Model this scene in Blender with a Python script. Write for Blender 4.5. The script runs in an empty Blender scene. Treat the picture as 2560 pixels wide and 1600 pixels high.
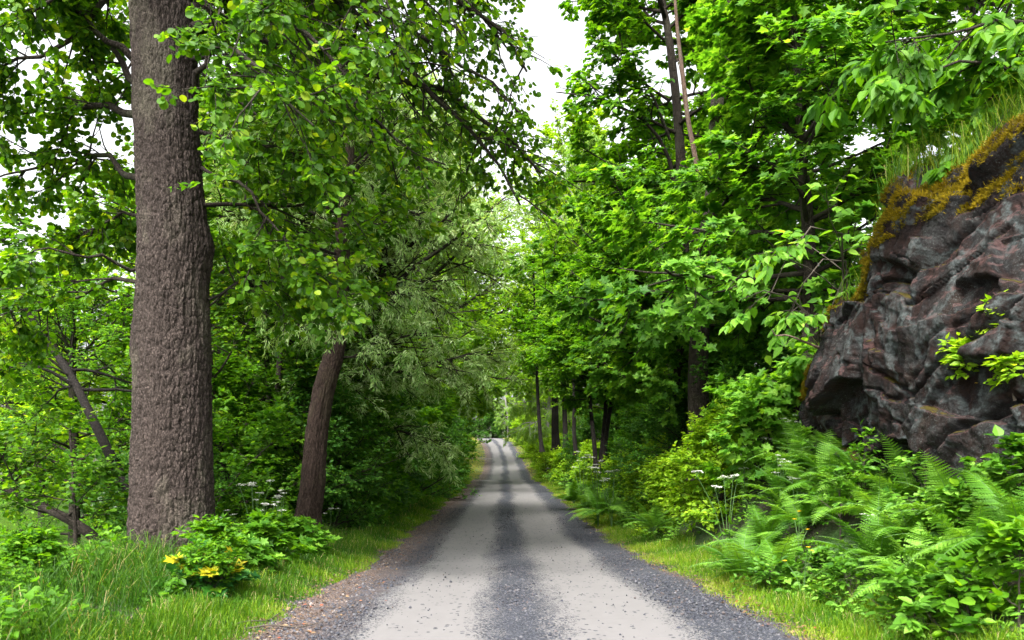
import bpy, math, random
import numpy as np
from mathutils import Vector

# ---------------------------------------------------------------- camera, sky, sun, exposure
C = bpy.context.scene
COL = C.collection
F = 796.0                      # focal length in picture pixels (1024 wide)
CX, HY, CAMZ = 512.0, 453.0, 1.5
cam_d = bpy.data.cameras.new("camera")
cam = bpy.data.objects.new("camera", cam_d)
COL.objects.link(cam)
cam.location = (0, 0, CAMZ)
cam.rotation_euler = (math.radians(90), 0, 0)
cam_d.sensor_width = 36
cam_d.lens = 36 * F / 1024
cam_d.shift_y = (HY - 320) / 1024
cam_d.clip_end = 3000
cam_d.dof.use_dof = True
cam_d.dof.focus_distance = 19
cam_d.dof.aperture_fstop = 3.2
C.camera = cam

SUN_EL, SUN_ROT = 54, 203
world = bpy.data.worlds.new("World")
C.world = world
world.use_nodes = True
nt = world.node_tree
nt.nodes.clear()
sky = nt.nodes.new("ShaderNodeTexSky")
sky.sky_type = 'NISHITA'
sky.sun_disc = False
sky.sun_elevation = math.radians(SUN_EL)
sky.sun_rotation = math.radians(SUN_ROT)
sky.dust_density = 6
sky.air_density = 1.2
hs = nt.nodes.new("ShaderNodeHueSaturation")
hs.inputs['Saturation'].default_value = 0.12
bg = nt.nodes.new("ShaderNodeBackground")
bg.inputs['Strength'].default_value = 0.15
wo = nt.nodes.new("ShaderNodeOutputWorld")
nt.links.new(sky.outputs[0], hs.inputs['Color'])
nt.links.new(hs.outputs[0], bg.inputs[0])
nt.links.new(bg.outputs[0], wo.inputs[0])
sd = bpy.data.lights.new("sun", 'SUN')
sd.energy = 2.2
sd.angle = math.radians(14)
sd.color = (1, .96, .88)
sun = bpy.data.objects.new("sun", sd)
COL.objects.link(sun)
a_, e_ = math.radians(SUN_ROT), math.radians(SUN_EL)
sv = Vector((math.sin(a_) * math.cos(e_), math.cos(a_) * math.cos(e_), math.sin(e_)))
sun.rotation_euler = sv.to_track_quat('Z', 'Y').to_euler()
sun.location = (0, -5, 30)
C.view_settings.view_transform = 'Standard'
C.view_settings.look = 'None'
C.view_settings.exposure = 2.0
C.view_settings.gamma = 1
C.cycles.max_bounces = 8
C.cycles.diffuse_bounces = 3
C.cycles.transmission_bounces = 4
C.cycles.glossy_bounces = 2
C.cycles.use_denoising = True

# ---------------------------------------------------------------- helpers
def PX(px, py, Y):
    "picture pixel at distance Y -> world point"
    return np.array([(px - CX) / F * Y, Y, CAMZ + (HY - py) / F * Y])

def hash3(ix, iy, iz, s):
    n = (ix.astype(np.int64) * 374761393 + iy.astype(np.int64) * 668265263 + iz.astype(np.int64) * 2147483647 + s * 1274126177) & 0x7fffffff
    n = ((n ^ (n >> 13)) * 1274126177) & 0x7fffffff
    n = n ^ (n >> 16)
    return (n & 0xffffff) / float(0xffffff)

def vnoise(p, s=0):
    i = np.floor(p).astype(np.int64)
    f = p - i
    f = f * f * (3 - 2 * f)
    r = 0
    for dx in (0, 1):
        for dy in (0, 1):
            for dz in (0, 1):
                w = (f[..., 0] if dx else 1 - f[..., 0]) * (f[..., 1] if dy else 1 - f[..., 1]) * (f[..., 2] if dz else 1 - f[..., 2])
                r = r + w * hash3(i[..., 0] + dx, i[..., 1] + dy, i[..., 2] + dz, s)
    return r * 2 - 1

def fbm(p, o=4, s=0, g=.5):
    r, a, q = 0, 1, np.array(p, float)
    for k in range(o):
        r = r + a * vnoise(q, s + k)
        q = q * 2.03 + 7.1
        a *= g
    return r

def nrm(v):
    return v / np.maximum(np.linalg.norm(v, axis=-1, keepdims=True), 1e-9)

def mesh(name, verts, polys, sizes, mats, tone=None, uv=None, smooth=False, parent=None, mat_index=None):
    verts = np.asarray(verts, np.float32).reshape(-1, 3)
    polys = np.asarray(polys, np.int32).ravel()
    me = bpy.data.meshes.new(name)
    me.vertices.add(len(verts))
    me.vertices.foreach_set("co", verts.ravel())
    if np.isscalar(sizes):
        n = len(polys) // sizes
        starts = np.arange(n, dtype=np.int32) * sizes
    else:
        sizes = np.asarray(sizes, np.int32)
        n = len(sizes)
        starts = np.concatenate([[0], np.cumsum(sizes)[:-1]]).astype(np.int32)
    me.loops.add(len(polys))
    me.loops.foreach_set("vertex_index", polys)
    me.polygons.add(n)
    me.polygons.foreach_set("loop_start", starts)
    if mat_index is not None:
        me.polygons.foreach_set("material_index", np.asarray(mat_index, np.int32))
    me.update(calc_edges=True)
    if smooth:
        me.polygons.foreach_set("use_smooth", np.ones(n, bool))
    else:
        me.polygons.foreach_set("use_smooth", np.zeros(n, bool))
    if tone is not None:
        at = me.attributes.new("tone", 'FLOAT', 'POINT')
        at.data.foreach_set("value", np.asarray(tone, np.float32).ravel())
    if uv is not None:
        l = me.uv_layers.new(name="UVMap")
        l.data.foreach_set("uv", np.asarray(uv, np.float32)[polys].ravel())
    for m in (mats if isinstance(mats, (list, tuple)) else [mats]):
        me.materials.append(m)
    ob = bpy.data.objects.new(name, me)
    COL.objects.link(ob)
    if parent:
        ob.parent = parent
    return ob

def thing(name, label, cat, loc=(0, 0, 0), group=None):
    o = bpy.data.objects.new(name, None)
    COL.objects.link(o)
    o.empty_display_size = .2
    o.location = tuple(float(x) for x in loc)
    o['label'] = label
    o['category'] = cat
    if group:
        o['group'] = group
    return o

def tag(o, label, cat, group=None):
    o['label'] = label
    o['category'] = cat
    if group:
        o['group'] = group
    return o

def kind(o, k):
    o['kind'] = k
    return o

def dup(root, loc, rot=0, scale=1, label=None, group=None):
    r = root.copy()
    COL.objects.link(r)
    r.location = tuple(float(x) for x in loc)
    r.rotation_euler = (0, 0, rot)
    r.scale = (scale,) * 3 if np.isscalar(scale) else scale
    if label:
        r['label'] = label
    if group:
        r['group'] = group
    for ch in list(root.children):
        c = ch.copy()
        COL.objects.link(c)
        c.parent = r
    return r

# ---------------------------------------------------------------- materials
def mat(name):
    m = bpy.data.materials.new(name)
    m.use_nodes = True
    m.node_tree.nodes.clear()
    return m, m.node_tree

def N(t, typ, **kw):
    n = t.nodes.new(typ)
    for k, v in kw.items():
        if k in n.inputs.keys():
            n.inputs[k].default_value = v
        else:
            setattr(n, k, v)
    return n

def ramp(t, fac, stops):
    r = t.nodes.new("ShaderNodeValToRGB")
    cr = r.color_ramp
    while len(cr.elements) < len(stops):
        cr.elements.new(.5)
    for e, (p, c) in zip(cr.elements, stops):
        e.position = p
        e.color = (*c, 1) if len(c) == 3 else c
    t.links.new(fac, r.inputs[0])
    return r.outputs[0]

def mixc(t, fac, a, b, bt='MIX'):
    m = t.nodes.new("ShaderNodeMix")
    m.data_type = 'RGBA'
    m.blend_type = bt
    for s, v in ((m.inputs[0], fac), (m.inputs[6], a), (m.inputs[7], b)):
        if isinstance(v, (int, float)):
            s.default_value = v
        elif isinstance(v, tuple):
            s.default_value = (*v, 1)
        else:
            t.links.new(v, s)
    return m.outputs[2]

def noise(t, vec, scale, detail=4, rough=.6):
    n = t.nodes.new("ShaderNodeTexNoise")
    n.inputs['Scale'].default_value = scale
    n.inputs['Detail'].default_value = detail
    n.inputs['Roughness'].default_value = rough
    if vec is not None:
        t.links.new(vec, n.inputs['Vector'])
    return n.outputs['Fac']

def math_(t, op, a, b=None, c=None):
    m = t.nodes.new("ShaderNodeMath")
    m.operation = op
    for i, v in enumerate((a, b, c)):
        if v is None:
            continue
        if isinstance(v, (int, float)):
            m.inputs[i].default_value = v
        else:
            t.links.new(v, m.inputs[i])
    return m.outputs[0]

def mapping(t, src, scale):
    m = t.nodes.new("ShaderNodeMapping")
    m.inputs['Scale'].default_value = scale
    t.links.new(src, m.inputs[0])
    return m.outputs[0]

def leaf_mat(name, stops, trans=.4, tcol=1.5, rough=.55, spec=.26):
    m, t = mat(name)
    at = N(t, "ShaderNodeAttribute", attribute_name="tone")
    oi = N(t, "ShaderNodeObjectInfo")
    j = math_(t, 'MULTIPLY_ADD', oi.outputs['Random'], .16, -.08)
    f = math_(t, 'ADD', at.outputs['Fac'], j)
    col = ramp(t, f, stops)
    p = N(t, "ShaderNodeBsdfPrincipled", Roughness=rough)
    p.inputs['Specular IOR Level'].default_value = spec
    t.links.new(col, p.inputs['Base Color'])
    tr = N(t, "ShaderNodeBsdfTranslucent")
    t.links.new(mixc(t, 1.0, col, (tcol * 1.15, tcol * 1.05, tcol * .35), 'MULTIPLY'), tr.inputs[0])
    mx = N(t, "ShaderNodeMixShader")
    mx.inputs[0].default_value = trans
    o = N(t, "ShaderNodeOutputMaterial")
    t.links.new(p.outputs[0], mx.inputs[1])
    t.links.new(tr.outputs[0], mx.inputs[2])
    t.links.new(mx.outputs[0], o.inputs[0])
    return m

M = {}
M['alder'] = leaf_mat("alder_leaf", [(0, (.018, .065, .003)), (.5, (.058, .155, .004)), (.85, (.125, .24, .008)), (1, (.22, .31, .016))], .45, 1.8)
M['maple'] = leaf_mat("maple_leaf", [(0, (.03, .115, .007)), (.5, (.09, .225, .015)), (.85, (.17, .34, .032)), (1, (.24, .40, .05))], .45, 1.95)
M['linden'] = leaf_mat("linden_leaf", [(0, (.028, .10, .004)), (.5, (.07, .19, .007)), (1, (.15, .30, .014))], .45, 1.9)
M['bright'] = leaf_mat("bright_leaf", [(0, (.09, .21, .006)), (.5, (.18, .32, .012)), (1, (.32, .46, .03))], .45, 1.9)
M['dark'] = leaf_mat("dark_leaf", [(0, (.022, .085, .009)), (.5, (.052, .165, .016)), (1, (.13, .28, .03))], .38, 1.7)
M['willow'] = leaf_mat("willow_leaf", [(0, (.12, .27, .045)), (.5, (.34, .50, .18)), (1, (.62, .72, .45))], .3, 1.3)
M['birch'] = leaf_mat("birch_leaf", [(0, (.11, .23, .03)), (.5, (.19, .33, .05)), (1, (.30, .44, .09))], .45, 1.6)
M['far'] = leaf_mat("far_leaf", [(0, (.05, .14, .006)), (.5, (.12, .25, .012)), (1, (.22, .36, .025))], .45, 1.9)
M['fern'] = leaf_mat("fern_leaf", [(0, (.020, .08, .004)), (.5, (.065, .18, .009)), (1, (.19, .38, .045))], .38, 1.6)
M['grass'] = leaf_mat("grass_blade", [(0, (.012, .05, .002)), (.45, (.05, .14, .005)), (.8, (.17, .28, .008)), (.94, (.30, .33, .04)), (1, (.34, .28, .13))], .38)
M['yellow'] = leaf_mat("yellowing_leaf", [(0, (.015, .08, .015)), (.6, (.03, .13, .01)), (.8, (.08, .19, .006)), (1, (.36, .32, .012))], .3)
M['moss'] = leaf_mat("moss_tuft", [(0, (.035, .032, .002)), (.5, (.12, .095, .004)), (1, (.27, .19, .008))], .2, 1.1, .8, .1)

def simple(name, c, rough=.8, bump=0, bscale=30):
    m, t = mat(name)
    p = N(t, "ShaderNodeBsdfPrincipled", Roughness=rough)
    tc = N(t, "ShaderNodeTexCoord")
    nz = noise(t, tc.outputs['Object'], bscale)
    col = mixc(t, nz, tuple(x * .65 for x in c), tuple(min(x * 1.35, .9) for x in c))
    t.links.new(col, p.inputs['Base Color'])
    if bump:
        b = N(t, "ShaderNodeBump", Strength=bump, Distance=.02)
        t.links.new(nz, b.inputs['Height'])
        t.links.new(b.outputs[0], p.inputs['Normal'])
    o = N(t, "ShaderNodeOutputMaterial")
    t.links.new(p.outputs[0], o.inputs[0])
    return m
M['petal'] = simple("white_petal", (.62, .62, .55), .6)
M['stem'] = simple("green_stem", (.06, .13, .03), .6)
M['ypetal'] = simple("yellow_petal", (.75, .42, .01), .5)

def bark_mat(name, c1, c2, lich, sx=9, sz=3.2, dist=.02, moss=0):
    m, t = mat(name)
    tc = N(t, "ShaderNodeTexCoord")
    nd = N(t, "ShaderNodeTexNoise", Scale=2.5)
    t.links.new(tc.outputs['Object'], nd.inputs['Vector'])
    v = mapping(t, mixc(t, .12, tc.outputs['Object'], nd.outputs['Color'], 'LINEAR_LIGHT'), (sx, sx, sz))
    vo = N(t, "ShaderNodeTexVoronoi", feature='DISTANCE_TO_EDGE')
    t.links.new(v, vo.inputs['Vector'])
    vc = N(t, "ShaderNodeTexVoronoi")
    t.links.new(v, vc.inputs['Vector'])
    fine = noise(t, mapping(t, tc.outputs['Object'], (14, 14, 7)), 3, 8, .7)
    big = noise(t, mapping(t, tc.outputs['Object'], (1, 1, .5)), 1.7, 5, .6)
    plate = ramp(t, vo.outputs['Distance'], [(0, (0, 0, 0)), (.16, (1, 1, 1))])
    cellv = N(t, "ShaderNodeSeparateColor")
    t.links.new(vc.outputs['Color'], cellv.inputs[0])
    base = mixc(t, cellv.outputs[0], c1, c2)
    base = mixc(t, math_(t, 'MULTIPLY', fine, .7), base, tuple(x * .35 for x in c1))
    base = mixc(t, ramp(t, big, [(.52, (0, 0, 0)), (.7, (.75, .75, .75))]), base, lich)
    if moss:
        gm = noise(t, tc.outputs['Object'], 1.1, 4)
        base = mixc(t, ramp(t, gm, [(.55, (0, 0, 0)), (.75, (moss,) * 3)]), base, (.05, .08, .015))
    base = mixc(t, plate, mixc(t, .5, base, tuple(x * .3 for x in c1)), base)
    p = N(t, "ShaderNodeBsdfPrincipled", Roughness=.85)
    p.inputs['Specular IOR Level'].default_value = .2
    t.links.new(base, p.inputs['Base Color'])
    h = math_(t, 'ADD', math_(t, 'MULTIPLY', plate, .8), math_(t, 'MULTIPLY', fine, .6))
    b = N(t, "ShaderNodeBump", Strength=.9, Distance=dist)
    t.links.new(h, b.inputs['Height'])
    t.links.new(b.outputs[0], p.inputs['Normal'])
    o = N(t, "ShaderNodeOutputMaterial")
    t.links.new(p.outputs[0], o.inputs[0])
    return m
M['bark_big'] = bark_mat("rough_bark", (.034, .024, .020), (.128, .097, .086), (.15, .135, .10), 13, 6, .015)
M['bark'] = bark_mat("brown_bark", (.03, .023, .018), (.065, .05, .04), (.075, .075, .05), 9, 2.5, .02, .5)
M['bark_red'] = bark_mat("reddish_bark", (.035, .021, .016), (.135, .09, .072), (.12, .10, .06), 16, 2.6, .025)
M['bark_dead'] = bark_mat("dead_wood", (.16, .10, .075), (.25, .17, .13), (.2, .17, .14), 10, 1.5, .01)
M['bark_white'] = bark_mat("white_bark", (.3, .28, .26), (.42, .4, .37), (.2, .17, .15), 6, 6, .005)
M['bark_dark'] = bark_mat('dark_bark', (.014, .011, .010), (.034, .027, .023), (.04, .04, .03), 9, 2.5, .02)
M['twig'] = simple("twig_bark", (.045, .035, .025), .85)

# ---------------------------------------------------------------- road centre line and terrain
def smooth_interp(x, xs, ys):
    "piecewise cubic hermite with finite-difference tangents"
    xs, ys = np.asarray(xs, float), np.asarray(ys, float)
    d = np.diff(ys) / np.diff(xs)
    m = np.concatenate([[d[0]], np.where(d[1:] * d[:-1] > 0, 2 * d[1:] * d[:-1] / (d[1:] + d[:-1] + 1e-12), 0), [d[-1]]])
    i = np.clip(np.searchsorted(xs, x) - 1, 0, len(xs) - 2)
    h = xs[i + 1] - xs[i]
    t = np.clip((x - xs[i]) / h, 0, 1)
    return ((2 * t ** 3 - 3 * t ** 2 + 1) * ys[i] + (t ** 3 - 2 * t ** 2 + t) * h * m[i]
            + (-2 * t ** 3 + 3 * t ** 2) * ys[i + 1] + (t ** 3 - t ** 2) * h * m[i + 1])
ZY = [-30, 0, 6.2, 12, 19, 40, 56, 64, 72, 85, 100, 130, 138, 150, 400]
ZZ = [.15, .10, .04, -.2, -.37, -.37, -.40, -1.0, -.62, -.05, .8, 3.55, 4.05, 4.15, 4.6]
def roadz(Y): return smooth_interp(np.asarray(Y, float), ZY, ZZ)
CY = [-30, 0, 6.2, 19, 46, 57, 70, 100, 120, 131, 136]
CXX = [.3, .15, .08, -.14, -.35, -.6, -.6, -1.07, -2.1, -3.2, -3.9]
def roadc(Y): return smooth_interp(np.clip(np.asarray(Y, float), -30, 136), CY, CXX)
def sstep(x, a, b):
    t = np.clip((x - a) / (b - a), 0, 1)
    return t * t * (3 - 2 * t)

def ground(x, y):
    x = np.asarray(x, float); y = np.asarray(y, float)
    z0 = roadz(y)
    d = x - roadc(y)
    z = z0.copy() - .03
    p = np.stack([x * .35, y * .35, 0 * x], -1)
    n = fbm(p, 4, 3)
    off = sstep(np.abs(d), 2.5, 4)
    z = z + n * .12 * off + .05 * sstep(np.abs(d), 2.3, 2.7)
    # left: mound by the tree, then down to the pond
    z = z + .33 * np.exp(-((x + 4.3) / 1.4) ** 2 - ((y - 10.6) / 2.3) ** 2)
    pond = sstep(-d, 5.4, 8.8) * (1 - sstep(y, 40, 52)) * (1 - sstep(-x, 42, 55))
    z = z * (1 - pond) + (-1.6) * pond
    z = z + sstep(-x, 45, 120) * 7 * (1 - pond)
    # right: bank and hill
    near = 1 - sstep(y, 12.5, 22)
    z = z + near * ((.95 + .45 * sstep(y, 8.2, 10)) * sstep(d, 2.85, 4.4) + 2.6 * sstep(d, 4.9, 7.5) * sstep(y, 0, 6))
    z = z + (1 - near) * (1.0 * sstep(d, 3.0, 6.5) + 2.2 * sstep(d, 7, 18))
    z = z + 8 * sstep(x, 20, 90)
    z = z + 5 * sstep(y, 190, 330)
    bend = sstep(y, 128, 140)
    return z * (1 - bend) + (np.maximum(z0, 0) - .03 + n * .1 * sstep(np.abs(d), 4, 8) + 9 * sstep(y, 175, 330)) * bend

def G(x, y): return float(ground(np.array([x]), np.array([y]))[0])

def warp(n, lim, near):
    t = np.linspace(-1, 1, n)
    return np.sign(t) * (near * np.abs(t) + (lim - near) * np.abs(t) ** 5)
gx = warp(341, 900, 30)
gy = np.concatenate([np.linspace(-15, 30, 190), 30 + np.linspace(0, 1, 230)[1:] ** 2.2 * 1100])
GX, GY = np.meshgrid(gx, gy)
GZ = ground(GX, GY)
V = np.stack([GX, GY, GZ], -1).reshape(-1, 3)
def gridfaces(nr, nc, wrap=False):
    i = np.arange(nr - 1)[:, None] * nc
    j = np.arange(nc if wrap else nc - 1)[None, :]
    j2 = (j + 1) % nc
    return np.stack([i + j, i + j2, i + nc + j2, i + nc + j], -1).reshape(-1)

m, t = mat("forest_ground")
tc = N(t, "ShaderNodeTexCoord")
n1 = noise(t, tc.outputs['Object'], .9, 6)
n2 = noise(t, tc.outputs['Object'], 14, 8, .7)
n3 = noise(t, tc.outputs['Object'], 60, 4, .7)
col = mixc(t, n2, (.012, .010, .006), (.05, .036, .02))
col = mixc(t, ramp(t, n1, [(.4, (0, 0, 0)), (.62, (1, 1, 1))]), col, mixc(t, n3, (.01, .035, .004), (.04, .10, .01)))
p = N(t, "ShaderNodeBsdfPrincipled", Roughness=.95)
t.links.new(col, p.inputs['Base Color'])
b = N(t, "ShaderNodeBump", Strength=.8, Distance=.05)
t.links.new(n2, b.inputs['Height']); t.links.new(b.outputs[0], p.inputs['Normal'])
o = N(t, "ShaderNodeOutputMaterial"); t.links.new(p.outputs[0], o.inputs[0])
M['ground'] = m
g = mesh("ground", V, gridfaces(len(gy), len(gx)), 4, M['ground'], smooth=True)
kind(g, 'structure')

# road sheet
path = [(float(roadc(y)), y) for y in np.concatenate([np.arange(-12, 40, .35), np.arange(40, 128, .7)])]
path += [(float(roadc(y)), y) for y in (129, 131, 133)]
path += [(-4.1, 136), (-5.2, 139.5), (-7.2, 143), (-10.2, 146), (-14.5, 148), (-20, 149), (-30, 149.5)]
P = np.array(path)
T = nrm(np.gradient(P, axis=0))
NR = np.stack([T[:, 1], -T[:, 0]], -1)
us = np.linspace(-2.6, 2.55, 48)
edgen = vnoise(np.stack([P[:, 1] * .5, P[:, 0] * 0, P[:, 0] * 0], -1), 5) * .12
wd_far = 1 + .28 * sstep(P[:, 1], 112, 134)
rows = P[:, None, :] + NR[:, None, :] * wd_far[:, None, None] * (us[None, :, None] + (np.sign(us) * sstep(np.abs(us), 1.9, 2.5))[None, :, None] * edgen[:, None, None])
zr = roadz(rows[..., 1])
prof = -.018 * np.exp(-((us + .75) / .35) ** 2) - .018 * np.exp(-((us - .82) / .35) ** 2) - .05 * sstep(np.abs(us), 2.0, 2.58)
zr = zr + prof[None, :] + .012 * fbm(np.stack([rows[..., 0] * 1.5, rows[..., 1] * .8, 0 * zr], -1), 3, 9) + .01
V = np.concatenate([rows, zr[..., None]], -1).reshape(-1, 3)
vlen = np.concatenate([[0], np.cumsum(np.linalg.norm(np.diff(P, axis=0), axis=1))])
UV = np.stack([np.broadcast_to(us[None, :], zr.shape), np.broadcast_to(vlen[:, None], zr.shape)], -1).reshape(-1, 2)
m, t = mat("gravel_road")
uvn = N(t, "ShaderNodeUVMap", uv_map="UVMap")
sx = N(t, "ShaderNodeSeparateXYZ"); t.links.new(uvn.outputs[0], sx.inputs[0])
U, VV = sx.outputs[0], sx.outputs[1]
wob = noise(t, mapping(t, uvn.outputs[0], (.6, .14, 1)), 1.3, 3)
wob2 = noise(t, mapping(t, uvn.outputs[0], (2.2, .7, 1)), 2.5, 5, .65)
grn = noise(t, mapping(t, uvn.outputs[0], (1, .8, 1)), 26, 3, .7)
stv = N(t, "ShaderNodeTexVoronoi", Scale=75); t.links.new(uvn.outputs[0], stv.inputs['Vector'])
stc = N(t, "ShaderNodeSeparateColor"); t.links.new(stv.outputs['Color'], stc.inputs[0])
stbig = N(t, "ShaderNodeTexVoronoi", Scale=21); t.links.new(uvn.outputs[0], stbig.inputs['Vector'])
stbc = N(t, "ShaderNodeSeparateColor"); t.links.new(stbig.outputs['Color'], stbc.inputs[0])
uw = math_(t, 'ADD', U, math_(t, 'MULTIPLY_ADD', wob, .8, -.4))
uw = math_(t, 'ADD', uw, math_(t, 'MULTIPLY_ADD', wob2, .34, -.17))
def bump01(c, hw, soft):
    a = math_(t, 'ABSOLUTE', math_(t, 'SUBTRACT', uw, c))
    mr = N(t, "ShaderNodeMapRange"); mr.interpolation_type = 'SMOOTHSTEP'
    mr.inputs['From Min'].default_value = hw + soft; mr.inputs['From Max'].default_value = hw - soft
    t.links.new(a, mr.inputs['Value'])
    return mr.outputs[0]
trk = math_(t, 'MAXIMUM', bump01(-.80, .52, .26), bump01(.87, .55, .26))
# loose stones decide how much the smooth track shows through
sel = math_(t, 'GREATER_THAN', trk, math_(t, 'MULTIPLY_ADD', stc.outputs[0], .92, .02))
thr = math_(t, 'MULTIPLY_ADD', trk, -.10, 1.03)
loose = math_(t, 'MULTIPLY', math_(t, 'GREATER_THAN', stbc.outputs[0], math_(t, 'MULTIPLY_ADD', noise(t, uvn.outputs[0], 1.1, 3), -.55, 1.18)), math_(t, 'LESS_THAN', stbig.outputs['Distance'], .42))
track = mixc(t, wob2, (.112, .106, .108), (.146, .139, .141))
track = mixc(t, ramp(t, noise(t, mapping(t, uvn.outputs[0], (.5, 5, 1)), 3, 5, .7), [(.55, (0, 0, 0)), (.75, (.35, .35, .35))]), track, (.08, .076, .078))
track = mixc(t, math_(t, 'MULTIPLY', grn, .35), track, (.10, .095, .093))
grav = ramp(t, stc.outputs[1], [(0, (.011, .012, .018)), (.5, (.024, .026, .036)), (.85, (.052, .055, .070)), (1, (.14, .138, .145))])
earth = ramp(t, stc.outputs[2], [(0, (.02, .013, .012)), (.5, (.075, .05, .042)), (.9, (.14, .10, .085)), (1, (.25, .2, .18))])
# brown soil and litter gather at both outer edges, wider on the left
em = N(t, "ShaderNodeMapRange"); em.inputs['From Min'].default_value = -1.30; em.inputs['From Max'].default_value = -1.95
t.links.new(math_(t, 'ADD', U, math_(t, 'MULTIPLY_ADD', wob2, 1.0, -.5)), em.inputs['Value'])
em2 = N(t, "ShaderNodeMapRange"); em2.inputs['From Min'].default_value = 2.05; em2.inputs['From Max'].default_value = 2.35
t.links.new(math_(t, 'ADD', U, math_(t, 'MULTIPLY_ADD', wob2, .5, -.25)), em2.inputs['Value'])
grav = mixc(t, math_(t, 'MAXIMUM', em.outputs[0], em2.outputs[0]), grav, earth)
col = mixc(t, sel, grav, track)
col = mixc(t, loose, col, mixc(t, stbc.outputs[1], (.014, .016, .024), (.05, .052, .062)))
p = N(t, "ShaderNodeBsdfPrincipled", Roughness=.85)
p.inputs['Specular IOR Level'].default_value = .3
t.links.new(col, p.inputs['Base Color'])
hh = math_(t, 'ADD', math_(t, 'MULTIPLY', math_(t, 'SUBTRACT', 1, sel), math_(t, 'SUBTRACT', 1, stv.outputs['Distance'])), math_(t, 'MULTIPLY', loose, .8))
hh = math_(t, 'ADD', hh, math_(t, 'MULTIPLY', grn, .12))
b = N(t, "ShaderNodeBump", Strength=.9, Distance=.012)
t.links.new(hh, b.inputs['Height']); t.links.new(b.outputs[0], p.inputs['Normal'])
o = N(t, "ShaderNodeOutputMaterial"); t.links.new(p.outputs[0], o.inputs[0])
rd = mesh("road", V, gridfaces(len(P), len(us)), 4, m, uv=UV, smooth=True)
kind(rd, 'structure')
# side track leaving to the left beyond the dip
sp = np.array([(-2.6, 99.5), (-4, 99.7), (-6, 99.2), (-9, 98), (-13, 96), (-20, 94)])
q = np.linspace(0, 5, 30)
spx = np.stack([np.interp(q, range(6), sp[:, 0]), np.interp(q, range(6), sp[:, 1])], -1)
wdt = np.interp(q, [0, 1, 2, 5], [3.6, 2.2, 1.5, 1.4])
cr = np.linspace(-1, 1, 9)
r3 = spx[:, None, :] + np.stack([0 * wdt[:, None] * cr, wdt[:, None] * cr], -1)
z3 = ground(r3[..., 0], r3[..., 1]) + .05 - .04 * np.abs(cr)
ob = mesh("side_track", np.concatenate([r3, z3[..., None]], -1), gridfaces(30, 9), 4, simple("track_soil", (.09, .072, .068), .9, .3, 8), smooth=True)
kind(ob, 'structure')

# pond
m, t = mat("pond_water")
tc = N(t, "ShaderNodeTexCoord")
p = N(t, "ShaderNodeBsdfPrincipled", Roughness=.08)
t.links.new(mixc(t, noise(t, tc.outputs['Object'], .4, 3), (.03, .075, .012), (.06, .12, .02)), p.inputs['Base Color'])
b = N(t, "ShaderNodeBump", Strength=.15, Distance=.05)
t.links.new(noise(t, mapping(t, tc.outputs['Object'], (1, 2.5, 1)), 5, 3), b.inputs['Height']); t.links.new(b.outputs[0], p.inputs['Normal'])
o = N(t, "ShaderNodeOutputMaterial"); t.links.new(p.outputs[0], o.inputs[0])
wx, wy = np.meshgrid(np.linspace(-56, -5.9, 12), np.linspace(-14, 52, 16))
kind(mesh("pond_water", np.stack([wx, wy, 0 * wx - .62], -1), gridfaces(16, 12), 4, m, smooth=True), 'structure')

# ---------------------------------------------------------------- leaves and branches
def halfleaf(pts, camber=.08, droop=-.06):
    "outline points of the upper half, from base to tip along x; returns V, list of polys"
    pts = [(0, 0)] + pts + [(1, 0)]
    up = [(x, y, camber * y * 2 + droop * x * x) for x, y in pts]
    lo = [(x, -y, camber * y * 2 + droop * x * x) for x, y in pts[1:-1]]
    n = len(pts)
    V_ = np.array(up + lo, float)
    f1 = list(range(n))[::-1]
    f2 = [0] + [n + i for i in range(len(lo))] + [n - 1]
    return V_, [f1, f2]
LEAF = {
    'round': halfleaf([(.18, .33), (.5, .46), (.85, .3)]),
    'ovate': halfleaf([(.22, .26), (.55, .27)], .12, -.12),
    'heart': halfleaf([(.02, .3), (.35, .42), (.7, .22)], .10, -.15),
    'maple': halfleaf([(-.05, .16), (.0, .50), (.27, .26), (.56, .60), (.62, .20)], .10, -.10),
    'lance': (np.array([(0, 0, 0), (.45, .085, .02), (1, 0, -.08), (.45, -.085, .02)], float), [[0, 3, 2, 1]]),
    'quad': (np.array([(0, 0, 0), (.45, .34, .05), (1, 0, -.08), (.5, -.34, .05)], float), [[0, 3, 2, 1]]),
}

def scatter(tmpl, pos, X, Nn, S, tone):
    V0, fs = LEAF[tmpl] if isinstance(tmpl, str) else tmpl
    X = nrm(X)
    Y = nrm(np.cross(Nn, X))
    Z = np.cross(X, Y)
    n, k = len(pos), len(V0)
    S = np.broadcast_to(np.asarray(S, float), (n,))
    V_ = pos[:, None, :] + S[:, None, None] * (V0[None, :, 0:1] * X[:, None] + V0[None, :, 1:2] * Y[:, None] + V0[None, :, 2:3] * Z[:, None])
    fl = np.concatenate([np.array(f) for f in fs])
    sz = np.array([len(f) for f in fs])
    polys = (fl[None, :] + (np.arange(n) * k)[:, None]).ravel()
    sizes = np.tile(sz, n)
    return V_.reshape(-1, 3), polys, sizes, np.repeat(tone, k)

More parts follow.
